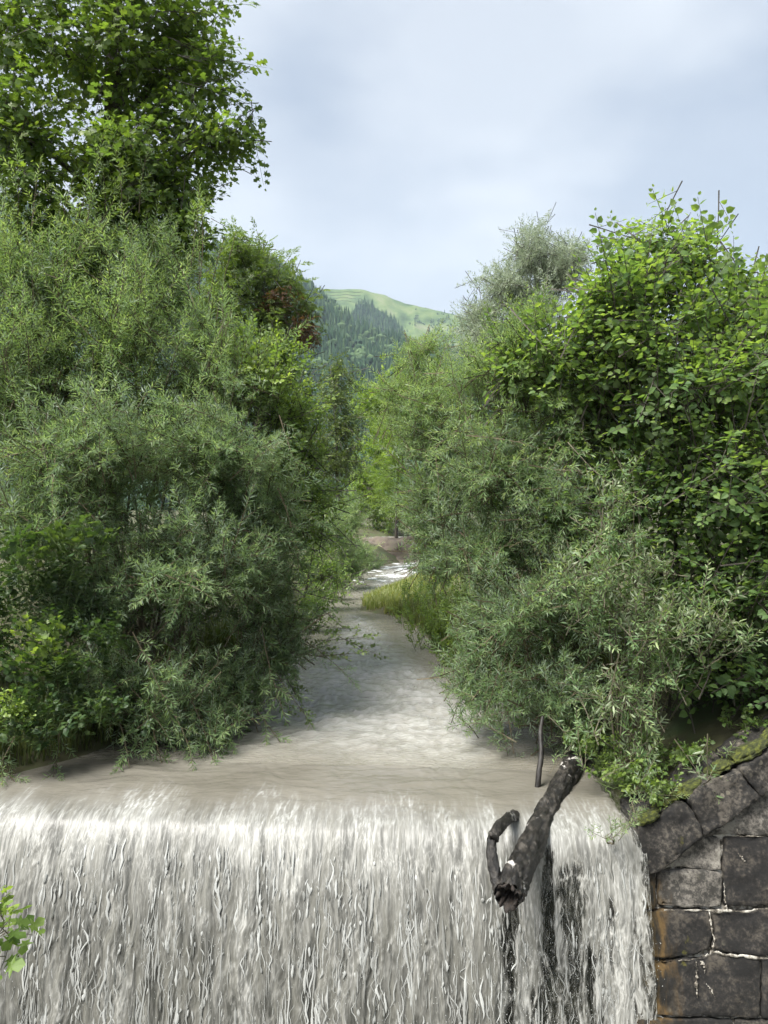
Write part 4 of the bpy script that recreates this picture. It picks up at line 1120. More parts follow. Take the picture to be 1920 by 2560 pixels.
leafy('maple_sapling', 'darker maple sapling below and behind the bright one', 'sapling', (-3.9, 10.1, .5), small_maple, 'bramble', cloud(r, 130, 1720, 9.7, 90, 70, .3, 14) , r, n_front=60)  # shares the leaf colour with overhang shade painted in
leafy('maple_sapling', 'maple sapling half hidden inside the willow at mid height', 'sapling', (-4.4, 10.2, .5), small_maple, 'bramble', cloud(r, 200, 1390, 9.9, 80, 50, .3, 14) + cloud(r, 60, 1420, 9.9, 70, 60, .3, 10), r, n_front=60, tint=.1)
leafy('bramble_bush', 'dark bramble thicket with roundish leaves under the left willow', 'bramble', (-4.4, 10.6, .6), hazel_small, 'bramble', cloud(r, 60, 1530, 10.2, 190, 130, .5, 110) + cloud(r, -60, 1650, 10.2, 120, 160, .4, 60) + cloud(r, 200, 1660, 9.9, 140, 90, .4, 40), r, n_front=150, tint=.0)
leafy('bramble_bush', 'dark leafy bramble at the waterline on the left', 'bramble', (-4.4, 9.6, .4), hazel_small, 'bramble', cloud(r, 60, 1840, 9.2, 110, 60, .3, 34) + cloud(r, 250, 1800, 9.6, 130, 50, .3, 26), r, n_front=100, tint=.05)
leafy('bindweed_patch', 'pale flowering bindweed tangle at the left picture edge', 'plant', (-4.5, 9.3, .5), herb_small, 'sapling', cloud(r, 30, 1795, 9.0, 45, 30, .15, 12), r, n_front=60, tint=.4)

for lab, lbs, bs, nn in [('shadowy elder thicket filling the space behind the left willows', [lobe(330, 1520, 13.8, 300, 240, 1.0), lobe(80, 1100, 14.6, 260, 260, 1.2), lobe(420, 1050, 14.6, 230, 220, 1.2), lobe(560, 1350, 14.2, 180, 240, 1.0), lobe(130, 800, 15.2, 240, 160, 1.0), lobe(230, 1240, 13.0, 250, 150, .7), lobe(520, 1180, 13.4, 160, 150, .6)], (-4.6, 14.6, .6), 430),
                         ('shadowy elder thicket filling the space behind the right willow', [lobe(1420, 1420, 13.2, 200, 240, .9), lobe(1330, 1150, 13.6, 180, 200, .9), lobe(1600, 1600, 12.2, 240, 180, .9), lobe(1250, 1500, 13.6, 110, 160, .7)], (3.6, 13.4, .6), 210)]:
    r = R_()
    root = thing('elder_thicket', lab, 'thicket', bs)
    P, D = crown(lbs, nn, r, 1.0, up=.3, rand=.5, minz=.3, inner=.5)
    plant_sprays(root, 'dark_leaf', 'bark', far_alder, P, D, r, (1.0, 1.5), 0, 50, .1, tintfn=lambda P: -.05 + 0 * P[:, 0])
    stems(root, bs, .4, tips_of(lbs, 8, r, .5), r, .03, 'bark')

# ash like tree with withered part
r = R_()
ab = at(640, 1300, 21); ab[2] = .9
root = thing('ash_tree', 'feathery green tree with a withered red-brown side behind the left bushes', 'tree', ab)
asl = [lobe(620, 640, 20.6, 80, 70, 1.2), lobe(640, 740, 20.4, 110, 100, 1.6), lobe(700, 800, 20.4, 90, 80, 1.3), lobe(560, 760, 20.6, 80, 120, 1.3), lobe(700, 700, 20.5, 70, 60, 1.0), lobe(590, 590, 20.8, 36, 40, .6), lobe(760, 770, 20.4, 45, 30, .6), lobe(600, 900, 20.8, 130, 90, 1.5)]
P, D = crown(asl, 330, r, .8, up=.25, rand=.45)
plant_sprays(root, 'ash', 'bark', ash_b, P, D, r, (.9, 1.4), 60, 46, .10)
rl = [lobe(755, 815, 20.1, 48, 55, .7), lobe(765, 850, 20.1, 28, 22, .4), lobe(690, 770, 20.0, 60, 40, .5)]
P, D = crown(rl, 60, r, .6, up=-.2, rand=.5)
wr = plant_sprays(root, 'russet', 'bark', ash_b, P, D, r, (.6, .9), 0, 46, .10, rest='withered_foliage'); wr['label'] = 'withered red-brown leaves'
tk = spline([ab - [0, 0, .3], at(645, 1000, 21), at(650, 800, 20.8), at(625, 620, 20.8)], 24)
V, T = tube(tk, np.linspace(.16, .03, 24), 10, bump=.1); atrunk = child('trunk', mesh_from('trunk', V, T, [M['bark']], smooth=True), root)
for l in asl[:6]:
    s0 = tk[int(np.argmin(np.abs(tk[:, 2] - l[0][2] + .9)))]
    V, T = tube(spline([s0, (s0 + l[0]) / 2 + [0, 0, .1], l[0]], 10), np.linspace(.05, .015, 10), 6); link('limb', mesh_from('limb', V, T, [M['bark']], smooth=True), atrunk)

# ------------------------------------------------------------------ trees further up the stream
def far_tree(name, label, cat, lobes, base, leafmat, tpls, n, scale, r, up=.4, trunk_r=.14, group=None, n_front=0, cell=40, tint=0.0, blen=.9, rand=.45):
    root = thing(name, label, cat, base, group)
    P, D = crown(lobes, n, r, blen * np.mean(scale), up=up, rand=rand, minz=.2)
    plant_sprays(root, leafmat, 'bark', tpls, P, D, r, scale, n_front, cell, .12, rest='crown', tintfn=lambda P: tint + 0 * P[:, 0])
    top = max(lobes, key=lambda l: l[0][2])[0]
    b = np.array(base, float)
    tk = spline([b - [0, 0, .3], b * .6 + top * .4, top], 20)
    V, T = tube(tk, np.linspace(trunk_r, trunk_r * .2, 20), 8, bump=.1); ftrunk = child('trunk', mesh_from('trunk', V, T, [M['bark']], smooth=True), root)
    for l in lobes[:8]:
        s0 = tk[int(np.argmin(np.abs(tk[:, 2] - l[0][2] + .8)))]
        V, T = tube(spline([s0, (s0 + l[0]) / 2 + [0, 0, .1], l[0]], 8), np.linspace(trunk_r * .35, trunk_r * .1, 8), 5); link('limb', mesh_from('limb', V, T, [M['bark']], smooth=True), ftrunk)
    return root
def gbase(px, Y, sink=0.0):
    x = (px - 960) / F * Y
    return (x, Y, float(ground_z(np.array(x), np.array(Y))) - sink)

G = 'trees up the stream'
far_tree('alder_tree', 'dark narrow alder standing alone in the gap between the banks', 'tree', [lobe(835, 925, 40, 34, 40, 1.3), lobe(845, 985, 40, 52, 50, 1.6), lobe(860, 1060, 40, 60, 50, 1.6), lobe(850, 1150, 40, 70, 70, 1.8), lobe(800, 1120, 40, 50, 80, 1.4)], gbase(850, 40), 'dark_leaf', far_alder, 260, (1.4, 2.1), R_(), group=G, n_front=30)
far_tree('lime_tree', 'light green leafy tree over the far bend of the stream', 'tree', [lobe(940, 1000, 48, 60, 60, 2.2), lobe(1000, 960, 48, 60, 60, 2), lobe(960, 1110, 47, 80, 70, 2.2), lobe(1030, 1060, 46, 70, 90, 2.2), lobe(920, 1200, 46, 50, 60, 1.6), lobe(1080, 1000, 47, 70, 80, 2)], gbase(990, 50), 'lime', big_b, 300, (1.1, 1.6), R_(), group=G, n_front=30)
far_tree('willow_tree', 'yellow-green willow leaning toward the gap on the right bank', 'tree', [lobe(985, 1130, 30, 65, 90, 1.4), lobe(1030, 1020, 29, 80, 80, 1.5), lobe(965, 1215, 31, 45, 50, 1.0), lobe(1040, 1230, 30, 70, 80, 1.4), lobe(960, 1060, 30, 40, 40, .8), lobe(1090, 980, 28, 70, 90, 1.4), lobe(1060, 1330, 30, 40, 50, .8)], gbase(1050, 31), 'lime', far_willow, 300, (.8, 1.25), R_(), up=.6, group=G, n_front=60, cell=36, tint=-.08)
far_tree('willow_tree', 'dense green tree just above the far footbridge', 'tree', [lobe(1000, 1270, 56, 70, 60, 2), lobe(940, 1270, 57, 50, 60, 1.6), lobe(900, 1240, 58, 50, 70, 2), lobe(1060, 1250, 56, 70, 90, 2)], gbase(985, 60), 'ash', big_b, 180, (1.1, 1.5), R_(), group=G, tint=.1)
far_tree('willow_bush', 'grey-green willow bush on the far left waterside', 'bush', [lobe(880, 1290, 33, 42, 64, 1.2), lobe(860, 1370, 31, 60, 70, 1.3), lobe(905, 1390, 35, 28, 40, .8), lobe(820, 1300, 30, 60, 80, 1.3), lobe(880, 1420, 31, 50, 30, .7)], gbase(850, 32), 'willow_pale', far_willow, 230, (.8, 1.2), R_(), up=.5, group=G, n_front=50, cell=30, tint=-.12, trunk_r=.06)
far_tree('willow_bush', 'small dull bush beside the brown bank under the bridge', 'bush', [lobe(925, 1415, 42, 26, 22, .6), lobe(900, 1420, 41, 36, 24, .8)], gbase(905, 42), 'willow_grey', far_willow, 80, (.9, 1.3), R_(), up=.5, group=G, trunk_r=.04)
far_tree('alder_bush', 'low dark green bush crowding the left waterline upstream', 'bush', [lobe(800, 1420, 24, 70, 50, 1), lobe(840, 1450, 27, 36, 24, .6), lobe(770, 1500, 20, 60, 50, .8), lobe(790, 1340, 22, 60, 60, 1)], gbase(760, 24), 'alder', far_alder, 150, (1, 1.4), R_(), group=G, n_front=30, trunk_r=.05, tint=-.1)
far_tree('silver_willow_tree', 'tall pale silver-green willow rising behind the right bushes', 'tree', [lobe(1330, 640, 24, 75, 70, 1.6), lobe(1260, 720, 24, 70, 60, 1.5), lobe(1390, 680, 24.4, 70, 60, 1.5), lobe(1210, 800, 24, 70, 60, 1.4), lobe(1320, 760, 24, 110, 80, 1.8), lobe(1430, 640, 24.5, 45, 40, .9), lobe(1200, 690, 24, 28, 22, .5), lobe(1200, 860, 23.6, 70, 50, 1.3), lobe(1350, 590, 24.2, 40, 34, .7)], gbase(1320, 25), 'willow_silver', silver_b, 600, (.85, 1.3), R_(), up=.35, group=G, n_front=80, cell=36, trunk_r=.16)
r = R_()
for i, (px, Y, w, h, lm) in enumerate([(700, 60, 130, 130, 'ash'), (620, 46, 160, 120, 'dark_leaf'), (1150, 60, 120, 110, 'lime'), (1260, 48, 140, 120, 'ash'), (1420, 40, 200, 160, 'alder'), (1700, 34, 260, 260, 'dark_leaf'), (1950, 36, 240, 260, 'ash'), (300, 32, 260, 220, 'dark_leaf'), (20, 34, 260, 260, 'ash'), (820, 95, 80, 60, 'dark_leaf'), (1060, 95, 100, 70, 'ash')]):
    lab = ['rounded green tree far behind the ash', 'dark tree deep behind the left willow', 'light tree far beyond the footbridge', 'leafy tree behind the yellow-green willow', 'broad alder behind the silver willow', 'dark tree screened by the hazel',
           'green tree beyond the hazel at the right edge', 'dark tree behind the maple trunk', 'green tree behind the maple at the left edge', 'small dark tree at the end of the valley gap', 'small green tree at the end of the valley'][i]
    top = 1300 - 2 * h
    far_tree('valley_tree', lab, 'tree', [lobe(px, 1300 - h * 1.1, Y, w * .6, h * .75, w * Y / F * .6), lobe(px - w * .4, 1300 - h * .7, Y, w * .5, h * .6, w * Y / F * .5), lobe(px + w * .4, 1300 - h * .7, Y, w * .5, h * .6, w * Y / F * .5)],
             gbase(px, Y), lm, big_b, 60, (1.3, 1.9), r, group='trees of the valley floor')

# ------------------------------------------------------------------ right bank
r = R_()
hb = (4.3, 10.2, .7)
root = thing('hazel_shrub', 'large hazel with broad bright green leaves filling the right side', 'hazel', hb)
hl = [lobe(1610, 710, 9.6, 130, 100, 1.2), lobe(1500, 770, 9.7, 120, 105, 1.1), lobe(1580, 850, 9.5, 175, 120, 1.4), lobe(1800, 840, 9.4, 180, 130, 1.5), lobe(1700, 970, 9.3, 230, 170, 1.7), lobe(1900, 970, 9.2, 200, 200, 1.6), lobe(1780, 1180, 9.2, 210, 190, 1.7), lobe(1950, 1300, 9.2, 200, 250, 1.6),
      lobe(1800, 1450, 9.2, 190, 190, 1.5), lobe(1850, 1650, 9.2, 170, 130, 1.2), lobe(1395, 860, 10.1, 105, 95, 1.0), lobe(1640, 590, 9.7, 55, 75, .5), lobe(1745, 660, 9.6, 65, 60, .6), lobe(1890, 735, 9.4, 60, 60, .6), lobe(1960, 860, 9.4, 120, 150, 1), lobe(1680, 1640, 9.4, 110, 100, 1), lobe(1540, 1250, 9.9, 150, 200, 1.2), lobe(1290, 910, 10.4, 60, 60, .5), lobe(1480, 980, 10, 130, 130, 1.1)]
P, D = crown(hl, 1480, r, .75, up=.45, rand=.4, back=.45, inner=.22, toward=.2, minz=.35)
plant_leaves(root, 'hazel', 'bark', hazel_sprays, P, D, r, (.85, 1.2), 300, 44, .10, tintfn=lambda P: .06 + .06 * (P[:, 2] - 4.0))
P2 = np.array([at(x, y, 9.6) for x, y in [(1612, 560), (1640, 570), (1720, 620), (1765, 630), (1800, 690), (1560, 630), (1500, 700), (1880, 690), (1910, 710)]])
D2 = nrm(np.array([[r.normal(0, .25), -.1, 1] for _ in P2]))
stems(root, (4.2, 10.3, .5), .4, tips_of(hl[:10], 16, r, .45), r, .04, 'bark')


r = R_()
root = thing('willow_shrub', 'wide fine-leaved willow hanging over the water at the right bank', 'willow', (2.7, 11.4, .5), 'willows along the stream')
wr_ = [lobe(1190, 990, 11.6, 120, 110, 1.1), lobe(1440, 1060, 10.3, 100, 120, 1), lobe(1450, 1790, 9.9, 90, 60, .5), lobe(1390, 1810, 10, 60, 40, .4), lobe(1330, 960, 10.8, 150, 170, 1.3), lobe(1090, 1060, 12.4, 120, 120, 1.1), lobe(1250, 1150, 11, 190, 170, 1.5), lobe(1095, 1220, 12.4, 115, 130, 1.1), lobe(1400, 1250, 10.2, 120, 150, 1.1), lobe(1230, 1350, 11, 160, 140, 1.3),
       lobe(1330, 1500, 10.2, 200, 160, 1.3), lobe(1230, 1560, 10.8, 100, 110, 1.0), lobe(1250, 1720, 10.2, 130, 100, .9), lobe(1110, 1370, 12, 65, 60, .7), lobe(1400, 1700, 9.8, 110, 100, .9), lobe(1070, 930, 13, 80, 50, .7), lobe(1340, 880, 10.6, 90, 60, .7), lobe(1010, 1030, 13, 50, 40, .6), lobe(1180, 1660, 10.6, 50, 50, .5)]
P, D = crown(wr_, 920, r, .85, up=.35, rand=.42, toward=.2, droop_low=.5, minz=.15)
hi_ = P[:, 2] > 4.2
D[hi_] = nrm(D[hi_] + [-.25, 0, .45])
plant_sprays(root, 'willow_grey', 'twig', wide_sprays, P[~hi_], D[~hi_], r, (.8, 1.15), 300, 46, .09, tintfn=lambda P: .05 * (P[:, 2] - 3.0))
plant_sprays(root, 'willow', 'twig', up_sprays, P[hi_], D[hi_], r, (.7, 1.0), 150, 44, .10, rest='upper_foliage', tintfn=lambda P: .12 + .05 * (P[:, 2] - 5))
stems(root, (2.75, 10.4, .3), .22, tips_of(wr_, 26, r, .8), r, .024)

r = R_()
root = thing('willow_shrub', 'pale large-leaved willow in front of the hazel above the wall', 'willow', (2.9, 8.9, .2), 'willows along the stream')
fl = [lobe(1540, 1260, 8.7, 60, 60, .4), lobe(1520, 1340, 8.6, 90, 60, .5), lobe(1480, 1440, 8.5, 110, 50, .5), lobe(1600, 1440, 8.4, 80, 60, .4), lobe(1500, 1500, 8.4, 60, 40, .3), lobe(1620, 1560, 8.3, 90, 70, .5), lobe(1760, 1560, 8.2, 90, 50, .3), lobe(1860, 1600, 8.2, 50, 40, .3),
      lobe(1640, 1680, 8.3, 60, 60, .4), lobe(1540, 1750, 8.3, 110, 60, .5), lobe(1440, 1830, 8.4, 90, 50, .4), lobe(1600, 1880, 8.2, 60, 80, .3), lobe(1760, 1960, 7.9, 30, 20, .1), lobe(1830, 1880, 7.9, 30, 20, .1), lobe(1560, 1180, 8.8, 50, 40, .3), lobe(1490, 1190, 8.8, 40, 30, .3)]
P, D = crown(fl, 150, r, .5, up=.35, rand=.5, toward=.3, minz=.15)
plant_leaves(root, 'willow_pale', 'stem', front_sprays, P, D, r, (.75, 1.1), 300, 22, .10, tintfn=lambda P: 0.0 * P[:, 2])
stems(root, (2.85, 8.95, .1), .18, tips_of(fl, 22, r, .7), r, .014)

# plants at the foot of the bushes, by the wall
r = R_()
GP = 'herbs on the wall head'
spec = [('ground_elder', 'shaded herb clump hiding the root end of the log', (1452, 1862, 9.5, 42, 34, .25), 30, .0), ('ground_elder', 'fresh green ground elder clump hanging beside the log', (1500, 1900, 8.7, 45, 45, .2), 20, .25), ('ground_elder', 'bright herb clump at the corner of the coping', (1640, 1985, 7.95, 45, 35, .12), 18, .2), ('ground_elder', 'small leafy herb trailing to the waterline', (1560, 1960, 8.3, 40, 45, .15), 18, .15),
        ('ground_elder', 'leafy herb on the mossy coping below the hazel', (1720, 1905, 8.3, 50, 30, .2), 12, .0), ('ground_elder', 'dark herb tuft under the hazel by the wall', (1640, 1890, 8.6, 60, 45, .25), 22, -.1), ('ground_elder', 'herb tuft high on the coping at the right edge', (1870, 1830, 8.5, 60, 30, .2), 14, -.05)]
for nm_, lab, (a1, a2, a3, a4, a5, a6), k, ti in spec:
    c = at(a1, a2, a3)
    leafy(nm_, lab, 'herb', (c[0], c[1] + .15, c[2] - .2), herb_small, 'herb', cloud(r, a1, a2, a3, a4, a5, a6, k), r, (.7, 1.0), 60, 14, .5, GP, tint=ti)
c = at(1520, 2095, 7.55)
leafy('willow_sprig', 'small willow sprig rooted in the lip of the fall', 'sprig', (c[0], c[1], c[2] - .05), front_sprays, 'willow_pale', [c + np.array([r.normal(0, .05), r.normal(0, .03), 0]) for _ in range(6)], r, (.45, .65), 90, 8, .6, woodmat='stem', tint=.0)
c = at(1585, 2010, 7.8)
leafy('willow_sprig', 'blue-green willow sprig leaning over the wall end', 'sprig', (c[0], c[1] + .1, c[2] - .1), front_sprays, 'willow_grey', cloud(r, 1580, 1985, 7.85, 22, 35, .06, 5), r, (.5, .7), 60, 8, .5, woodmat='stem', tint=.1)
c = at(-40, 2330, 5.1)
rootm = leafy('maple_sapling', 'maple leaves poking in at the left edge in front of the falls', 'sapling', (-3.1, 5.3, -.35), small_maple, 'sapling', [at(20, 2320, 5.1), at(-20, 2330, 5.1), at(35, 2310, 5.2), at(-10, 2345, 5.0), at(5, 2325, 5.05), at(28, 2335, 5.1)], r, (.85, 1.05), 40, 10, .35, woodmat='stem', tint=.12)
V, T = tube(spline([(-5.4, 5.4, .3), (-4.4, 5.35, .35), (-3.1, 5.3, -.1), (-2.6, 5.15, .25)], 16), np.linspace(.02, .008, 16), 6); child('stem', mesh_from('stem', V, T, [M['stem']], smooth=True), rootm)

# ------------------------------------------------------------------ grass and herbs on the spit, bank grass
def blades(n, xy, h, w, r, mat, name, label=None, lean=.35, tint=None, zoff=0.0):
    xs, ys = xy[:, 0], xy[:, 1]; zs = ground_z(xs, ys) - .02 + zoff
    a = r.random(n) * 2 * PI; hh = r.uniform(.5, 1.1, n) * h; ww = w * r.uniform(.7, 1.3, n)
    dx_, dy_ = np.cos(a), np.sin(a); ln_ = r.uniform(.1, lean, n) * 1.6
    b0 = np.stack([xs - dy_ * ww, ys + dx_ * ww, zs], 1); b1 = np.stack([xs + dy_ * ww, ys - dx_ * ww, zs], 1)
    mm = np.stack([xs + dx_ * hh * ln_ * .35, ys + dy_ * hh * ln_ * .35, zs + hh * .6], 1)
    m0 = mm + np.stack([-dy_ * ww * .8, dx_ * ww * .8, 0 * xs], 1); m1 = mm - np.stack([-dy_ * ww * .8, dx_ * ww * .8, 0 * xs], 1)
    tp = np.stack([xs + dx_ * hh * ln_, ys + dy_ * hh * ln_, zs + hh], 1)
    V = np.stack([b0, b1, m0, m1, tp], 1).reshape(-1, 3)
    T = (np.array([[0, 1, 3], [0, 3, 2], [2, 3, 4]])[None] + (np.arange(n) * 5)[:, None, None]).reshape(-1, 3)
    ti = np.clip(r.normal(.5, .2, n) if tint is None else tint + r.normal(0, .15, n), 0, 1)
    o = link(name, mesh_from(name, V, T, [M[mat]], None, dict(tint=np.repeat(ti, 5))), kind='stuff')
    if label: o['label'] = label
    o['category'] = 'grass'
    return o
r = R_()
n = 9000
yy = r.uniform(22.4, 31.5, n); xx = x_right(yy) + .05 + np.abs(r.normal(0, 1.1, n))
xx = xx + .5 * np.clip(fbm(xx * 1.2, yy * 1.2, 171, 2), 0, 1)
blades(n, np.stack([xx, yy], 1), .34, .012, r, 'grass', 'spit_grass', 'yellow-green grass on the gravel spit in midstream')
n = 7000
yy = r.uniform(10.5, 23, n); xx = x_right(yy) + .02 + np.abs(r.normal(0, .7, n))
blades(n, np.stack([xx, yy], 1), .55, .010, r, 'bank_grass', 'bank_grass', 'long grass along the right waterline', tint=.35)
n = 5000
yy = r.uniform(8.9, 20, n); xx = x_left(yy) - .02 - np.abs(r.normal(0, .5, n))
blades(n, np.stack([xx, yy], 1), .5, .008, r, 'bank_grass', 'bank_grass', 'dark long grass hanging at the left waterline', tint=.2)
for i, (px, py, Y, w, h, lab) in enumerate([(1080, 1620, 17.4, 60, 60, 'lime green herb thicket at the right waterline below the spit'), (1140, 1560, 18.5, 80, 70, 'tall weedy herbs behind the lime green thicket'), (1040, 1560, 21.5, 45, 50, 'grassy herb clump where the spit joins the bank'),
                                           (1180, 1680, 15.5, 80, 60, 'yellow-green herbs glowing under the right willow'), (1090, 1500, 25, 60, 50, 'pale green weeds on the back of the spit')]):
    rr = R_()
    leafy('weed_clump', lab, 'weeds', gbase(px + 20, Y + .3), alder_sprays, 'herb', cloud(rr, px, py, Y, w, h, .6, 30), rr, (.7, 1.0), 60, 22, .9, 'weeds on the right waterline', toward=.1, tint=[.35, .05, .1, .15, .2][i])
# snag on the tip of the spit
sn = thing('driftwood_snag', 'small dark driftwood snag at the tip of the grassy spit', 'driftwood', at(912, 1540, 24.3))
for a_, b_ in [((895, 1535), (935, 1545)), ((905, 1545), (925, 1530)), ((920, 1548), (912, 1528))]:
    V, T = tube(np.array([at(*a_, 24.2), (at(*a_, 24.2) + at(*b_, 24.2)) / 2 + [0, 0, .04], at(*b_, 24.2)]), [.05, .06, .03], 8); child('root', mesh_from('root', V, T, [M['wet_wood']], smooth=True), sn)

# ------------------------------------------------------------------ footbridge far up the stream
m, nt, out = new_mat('weathered_concrete')
t = N(nt, 'ShaderNodeTexCoord'); n = N(nt, 'ShaderNodeTexNoise', Scale=2.0, Detail=8.0); nt.links.new(t.outputs['Object'], n.inputs['Vector'])
col = ramp(nt, n.outputs['Fac'], [(.3, (.14, .135, .12)), (.7, (.30, .29, .27))]); p = N(nt, 'ShaderNodeBsdfPrincipled', Roughness=.9); nt.links.new(col, p.inputs['Base Color']); nt.links.new(p.outputs[0], out.inputs['Surface']); M['concrete'] = m
def box(name, lo, hi, mat, root):
    bm = bmesh.new(); bmesh.ops.create_cube(bm, size=1)
    for v in bm.verts: v.co = Vector([(lo[k] + hi[k]) / 2 + v.co[k] * (hi[k] - lo[k]) for k in range(3)])
    bmesh.ops.bevel(bm, geom=bm.edges[:], offset=.02, segments=1, affect='EDGES')
    me = bpy.data.meshes.new(name); bm.to_mesh(me); bm.free(); me.materials.append(M[mat]); return child(name, me, root)
brd = thing('footbridge', 'grey concrete footbridge deck glimpsed far up the stream', 'bridge', (1.5, 52, .6))
zb = float(at(950, 1350, 52)[2])
box('deck', (-3.5, 51.6, zb - .16), (8.5, 53.4, zb + .20), 'concrete', brd)
box('abutment', (-4.2, 51.4, .2), (-2.9, 53.6, zb - .17), 'concrete', brd)
box('abutment', (7.6, 51.4, .2), (8.9, 53.6, zb - .17), 'concrete', brd)
# brown eroded bank below the bridge
bx_ = np.linspace(-5, 3.0, 60); bt = np.linspace(0, 1, 24)
BX, BT = np.meshgrid(bx_, bt)
BYY = 45.5 + 4.5 * BT + .35 * fbm(BX * .9, BT * 3, 111, 4); BZZ = .15 + 1.75 * sstep(0, 1, BT) + .12 * fbm(BX * 1.4, BT * 4, 113, 4)
m, nt, out = new_mat('eroded_earth')
t = N(nt, 'ShaderNodeTexCoord'); n = N(nt, 'ShaderNodeTexNoise', Scale=1.8, Detail=9.0, Roughness=.7); nt.links.new(t.outputs['Object'], n.inputs['Vector'])
col = ramp(nt, n.outputs['Fac'], [(.3, (.05, .04, .03)), (.5, (.13, .105, .085)), (.7, (.13, .13, .07))]); p = N(nt, 'ShaderNodeBsdfPrincipled', Roughness=1.0); nt.links.new(col, p.inputs['Base Color']); nt.links.new(p.outputs[0], out.inputs['Surface']); M['earth'] = m
link('earth_bank', mesh_from('earth_bank', np.stack([BX, BYY, BZZ], -1).reshape(-1, 3), grid_quads(24, 60), [m], smooth=True), kind='structure')

# ------------------------------------------------------------------ mountains and forest
def hill(name, ridge, base_y, mats, seed, rough=14, back=500, nj=70, ni=150, prof=1.15, colfn=None):
    ridge = np.array(ridge, float)                     # px, py, Y
    u = np.linspace(0, 1, ni); ui = np.linspace(0, 1, len(ridge))
    px = np.interp(u, ui, ridge[:, 0]); py = np.interp(u, ui, ridge[:, 1]); Y = np.interp(u, ui, ridge[:, 2])
    R0 = np.stack([(px - 960) / F * Y, Y, CAMZ - (py - HY) / F * Y], 1)
    R0[:, 2] += 3 * perlin(u * 25, u * 0 + seed, 121)
    B0 = R0.copy(); B0[:, 0] = R0[:, 0] * base_y / R0[:, 1]; B0[:, 1] = base_y; B0[:, 2] = 4
    t = np.linspace(0, 1, nj)
    S = B0[None] + (R0 - B0)[None] * t[:, None, None]
    S[:, :, 2] = B0[None, :, 2] + (R0 - B0)[None, :, 2] * (t ** prof)[:, None]
    env = (np.sin(t * PI) ** .7)[:, None]
    S[:, :, 2] += env * rough * fbm(S[:, :, 0] / 90, S[:, :, 1] / 130, seed, 5)
    tb_ = np.linspace(0, 1, 16)[1:]
    Bk = R0[None] + tb_[:, None, None] * np.array([0, back, 0]); Bk[:, :, 2] = R0[None, :, 2] * (1 - tb_[:, None] ** 1.3) + 2
    A_ = np.concatenate([S, Bk])
    o = link(name, mesh_from(name, A_.reshape(-1, 3), grid_quads(len(A_), ni), mats, smooth=True), kind='structure')
    return S, o

def slope_mat(name, cols, scale, rock=0.0):
    m, nt, out = new_mat(name); t = N(nt, 'ShaderNodeTexCoord')
    n = N(nt, 'ShaderNodeTexNoise', Scale=scale, Detail=9.0, Roughness=.62); nt.links.new(t.outputs['Object'], n.inputs['Vector'])
    col = ramp(nt, n.outputs['Fac'], cols)
    p = N(nt, 'ShaderNodeBsdfPrincipled', Roughness=1.0); p.inputs['Specular IOR Level'].default_value = .1
    nt.links.new(col, p.inputs['Base Color']); nt.links.new(p.outputs[0], out.inputs['Surface']); return m
M['forest_floor'] = slope_mat('forest_floor', [(.3, (.014, .030, .016)), (.7, (.030, .054, .026))], .02)
M['meadow'] = slope_mat('alpine_meadow', [(.36, (.035, .062, .022)), (.46, (.075, .118, .038)), (.56, (.115, .155, .05)), (.66, (.17, .18, .10))], .012)
SA, _ = hill('forest_mountain', [(-900, 250, 1500), (0, 480, 1500), (330, 590, 1500), (470, 612, 1520), (560, 608, 1540), (640, 640, 1540), (700, 668, 1520), (760, 714, 1500), (820, 760, 1450), (880, 806, 1400), (960, 850, 1350), (1040, 872, 1330), (1150, 890, 1320), (1400, 930, 1320), (2000, 1010, 1320), (2900, 1090, 1320)], 520, [M['forest_floor']], 131, rough=26)
SC, _ = hill('forest_spur', [(700, 900, 2000), (800, 850, 2050), (862, 800, 2100), (905, 746, 2200), (945, 772, 2150), (985, 800, 2100), (1020, 845, 2050), (1080, 880, 2000), (1200, 900, 2000)], 1550, [M['forest_floor']], 133, rough=10, back=350)
SB, _ = hill('meadow_mountain', [(300, 800, 2900), (640, 760, 2900), (760, 735, 2900), (805, 722, 2900), (900, 721, 2900), (960, 736, 2900), (1010, 756, 2900), (1080, 772, 2880), (1140, 786, 2860), (1250, 815, 2850), (1500, 880, 2850), (2100, 980, 2850), (3000, 1080, 2850)], 2000, [M['meadow']], 137, rough=22, back=450, prof=1.0)

def conifer(r):
    V, T = [], []; n0 = 0
    for k, (z0, z1, rr) in enumerate([(.08, .68, .18), (.42, 1.0, .12)]):
        m_ = 7; a = np.arange(m_) / m_ * 2 * PI + r.random()
        q = rr * np.where(np.arange(m_) % 2 == 0, 1, .62) * r.uniform(.8, 1.2, m_)
        V.append(np.concatenate([np.stack([np.cos(a) * q, np.sin(a) * q, z0 + r.normal(0, .02, m_)], 1), [[0, 0, z1]]]))
        T.append(np.stack([np.arange(m_), (np.arange(m_) + 1) % m_, np.full(m_, m_)], 1) + n0); n0 += m_ + 1
    V = np.concatenate(V); T = np.concatenate(T); tp = Tpl(); tp.add(V, T, 0, .25 + .35 * V[:, 2]); return tp.done()
def broadleaf(r):
    tp = Tpl()
    for k in range(2):
        bm = bmesh.new(); bmesh.ops.create_icosphere(bm, subdivisions=1, radius=1); c = np.array([r.normal(0, .16), r.normal(0, .16), r.uniform(.4, .72)]); s_ = r.uniform(.24, .34)
        V = np.array([v.co[:] for v in bm.verts]) * s_ * r.uniform(.75, 1.25, (len(bm.verts), 1)) + c; T = np.array([[v.index for v in f.verts] for f in bm.faces]); bm.free()
        tp.add(V, T, 0, .55 + .25 * (V[:, 2] - .5))
    return tp.done()
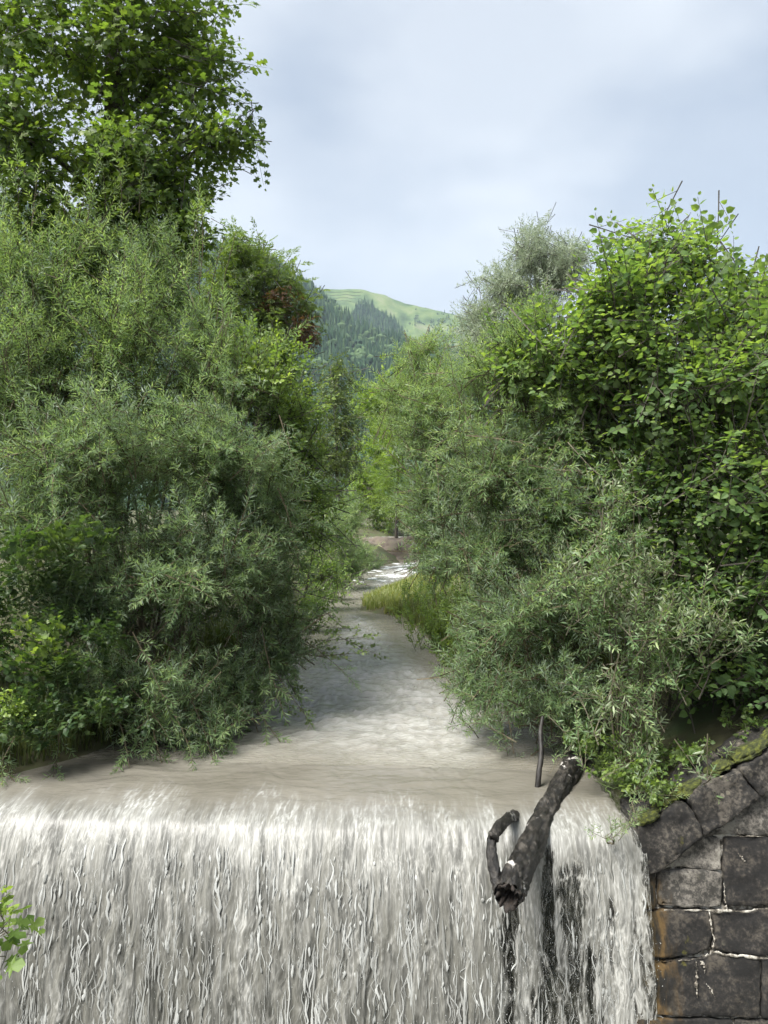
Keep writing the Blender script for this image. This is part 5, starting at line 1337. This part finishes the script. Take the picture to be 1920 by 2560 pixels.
def wood(name, label, S, n, r, size, broad=.25, mask=None, rows=(0, 1)):
    k = r.integers(int(rows[0] * (S.shape[0] - 1)), int(rows[1] * (S.shape[0] - 1)), n); j = r.integers(0, S.shape[1] - 1, n); f = r.random((n, 1)); g_ = r.random((n, 1))
    P = (S[k, j] * (1 - f) + S[k, j + 1] * f) * (1 - g_) + (S[k + 1, j] * (1 - f) + S[k + 1, j + 1] * f) * g_
    uv = pix(P); ok = (uv[:, 0] > 400) & (uv[:, 0] < 1320)
    if mask is not None: ok &= mask(P, uv)
    P = P[ok]; n = len(P)
    tpls = [conifer(r) for _ in range(4)] + [broadleaf(r) for _ in range(3)]
    patchy = fbm(P[:, 0] / 60, P[:, 1] / 60, 141, 3)
    isb = (patchy + r.normal(0, .35, n)) > (.9 - 1.6 * broad)
    idx = np.where(isb, r.integers(4, 7, n), r.integers(0, 4, n))
    S_ = r.uniform(*size, n) * np.where(isb, .75, 1)
    a = r.random(n) * 2 * PI; R = np.zeros((n, 3, 3)); R[:, 0, 0] = np.cos(a); R[:, 0, 1] = -np.sin(a); R[:, 1, 0] = np.sin(a); R[:, 1, 1] = np.cos(a); R[:, 2, 2] = 1
    V, T, mm, tt_ = merge(tpls, idx, R, S_, P - [0, 0, 1.5], r.normal(0, .2, n) + .18 * isb)
    return link(name, mesh_from(name, V, T, [M['forest']], None, dict(tint=tt_)), kind='stuff', label=label, category='forest')
wood('mountain_forest', 'dark conifer forest covering the mountain slope in the gap', SA, 13000, R_(), (17, 30), .30)
wood('spur_forest', 'triangular forested spur below the meadow ridge', SC, 3200, R_(), (16, 26), .1)
wood('ridge_scrub', 'dark scrub scattered on the right of the meadow ridge', SB, 6500, R_(), (8, 17), .75, mask=lambda P, uv: (fbm(P[:, 0] / 55, P[:, 1] / 60, 151, 4) + .0035 * (uv[:, 0] - 1060) + .004 * (uv[:, 1] - 800) > .12) & (uv[:, 0] > 985))
# avalanche terraces near the top of the meadow
r = R_()
S_cols = np.array([pix(SB[-1, j:j + 1])[0, 0] for j in range(SB.shape[1])])
M['terrace'] = slope_mat('terrace_turf', [(.3, (.04, .066, .025)), (.7, (.075, .11, .04))], .05)
for k, row in enumerate([.980, .962, .944, .926]):
    js = np.where((S_cols > 815 + 3 * k) & (S_cols < 908 - 3 * k))[0]; rowi = row * (SB.shape[0] - 1); i0 = int(rowi); f = rowi - i0
    line = SB[i0, js] * (1 - f) + SB[i0 + 1, js] * f
    q = np.stack([np.interp(np.linspace(0, 1, 40), np.linspace(0, 1, len(line)), line[:, c]) for c in range(3)], 1)
    q[:, 2] += 1.2 + .8 * perlin(np.linspace(0, 9, 40), np.full(40, k * 3.3), 161)
    V, T = tube(q, .9, 6); link('terrace', mesh_from('terrace', V, T, [M['terrace']]), kind='structure')

# ------------------------------------------------------------------ haze
bm = bmesh.new(); bmesh.ops.create_cube(bm, size=1)
lo, hi = (-3700, -120, -6), (3700, 3900, 1250)
for v in bm.verts: v.co = Vector([(lo[k] + hi[k]) / 2 + v.co[k] * (hi[k] - lo[k]) for k in range(3)])
me = bpy.data.meshes.new('haze'); bm.to_mesh(me); bm.free()
m, nt, out = new_mat('haze_air')
pv = N(nt, 'ShaderNodeVolumePrincipled'); pv.inputs['Color'].default_value = (.70, .86, 1.0, 1); pv.inputs['Density'].default_value = .00009
nt.links.new(pv.outputs[0], out.inputs['Volume']); me.materials.append(m)
link('haze', me, kind='stuff')

print('triangles', sum(sum(len(p.vertices) - 2 for p in m_.polygons) if len(m_.polygons) < 2000 else len(m_.loops) - 2 * len(m_.polygons) for m_ in bpy.data.meshes))
print('objects', len(bpy.data.objects))
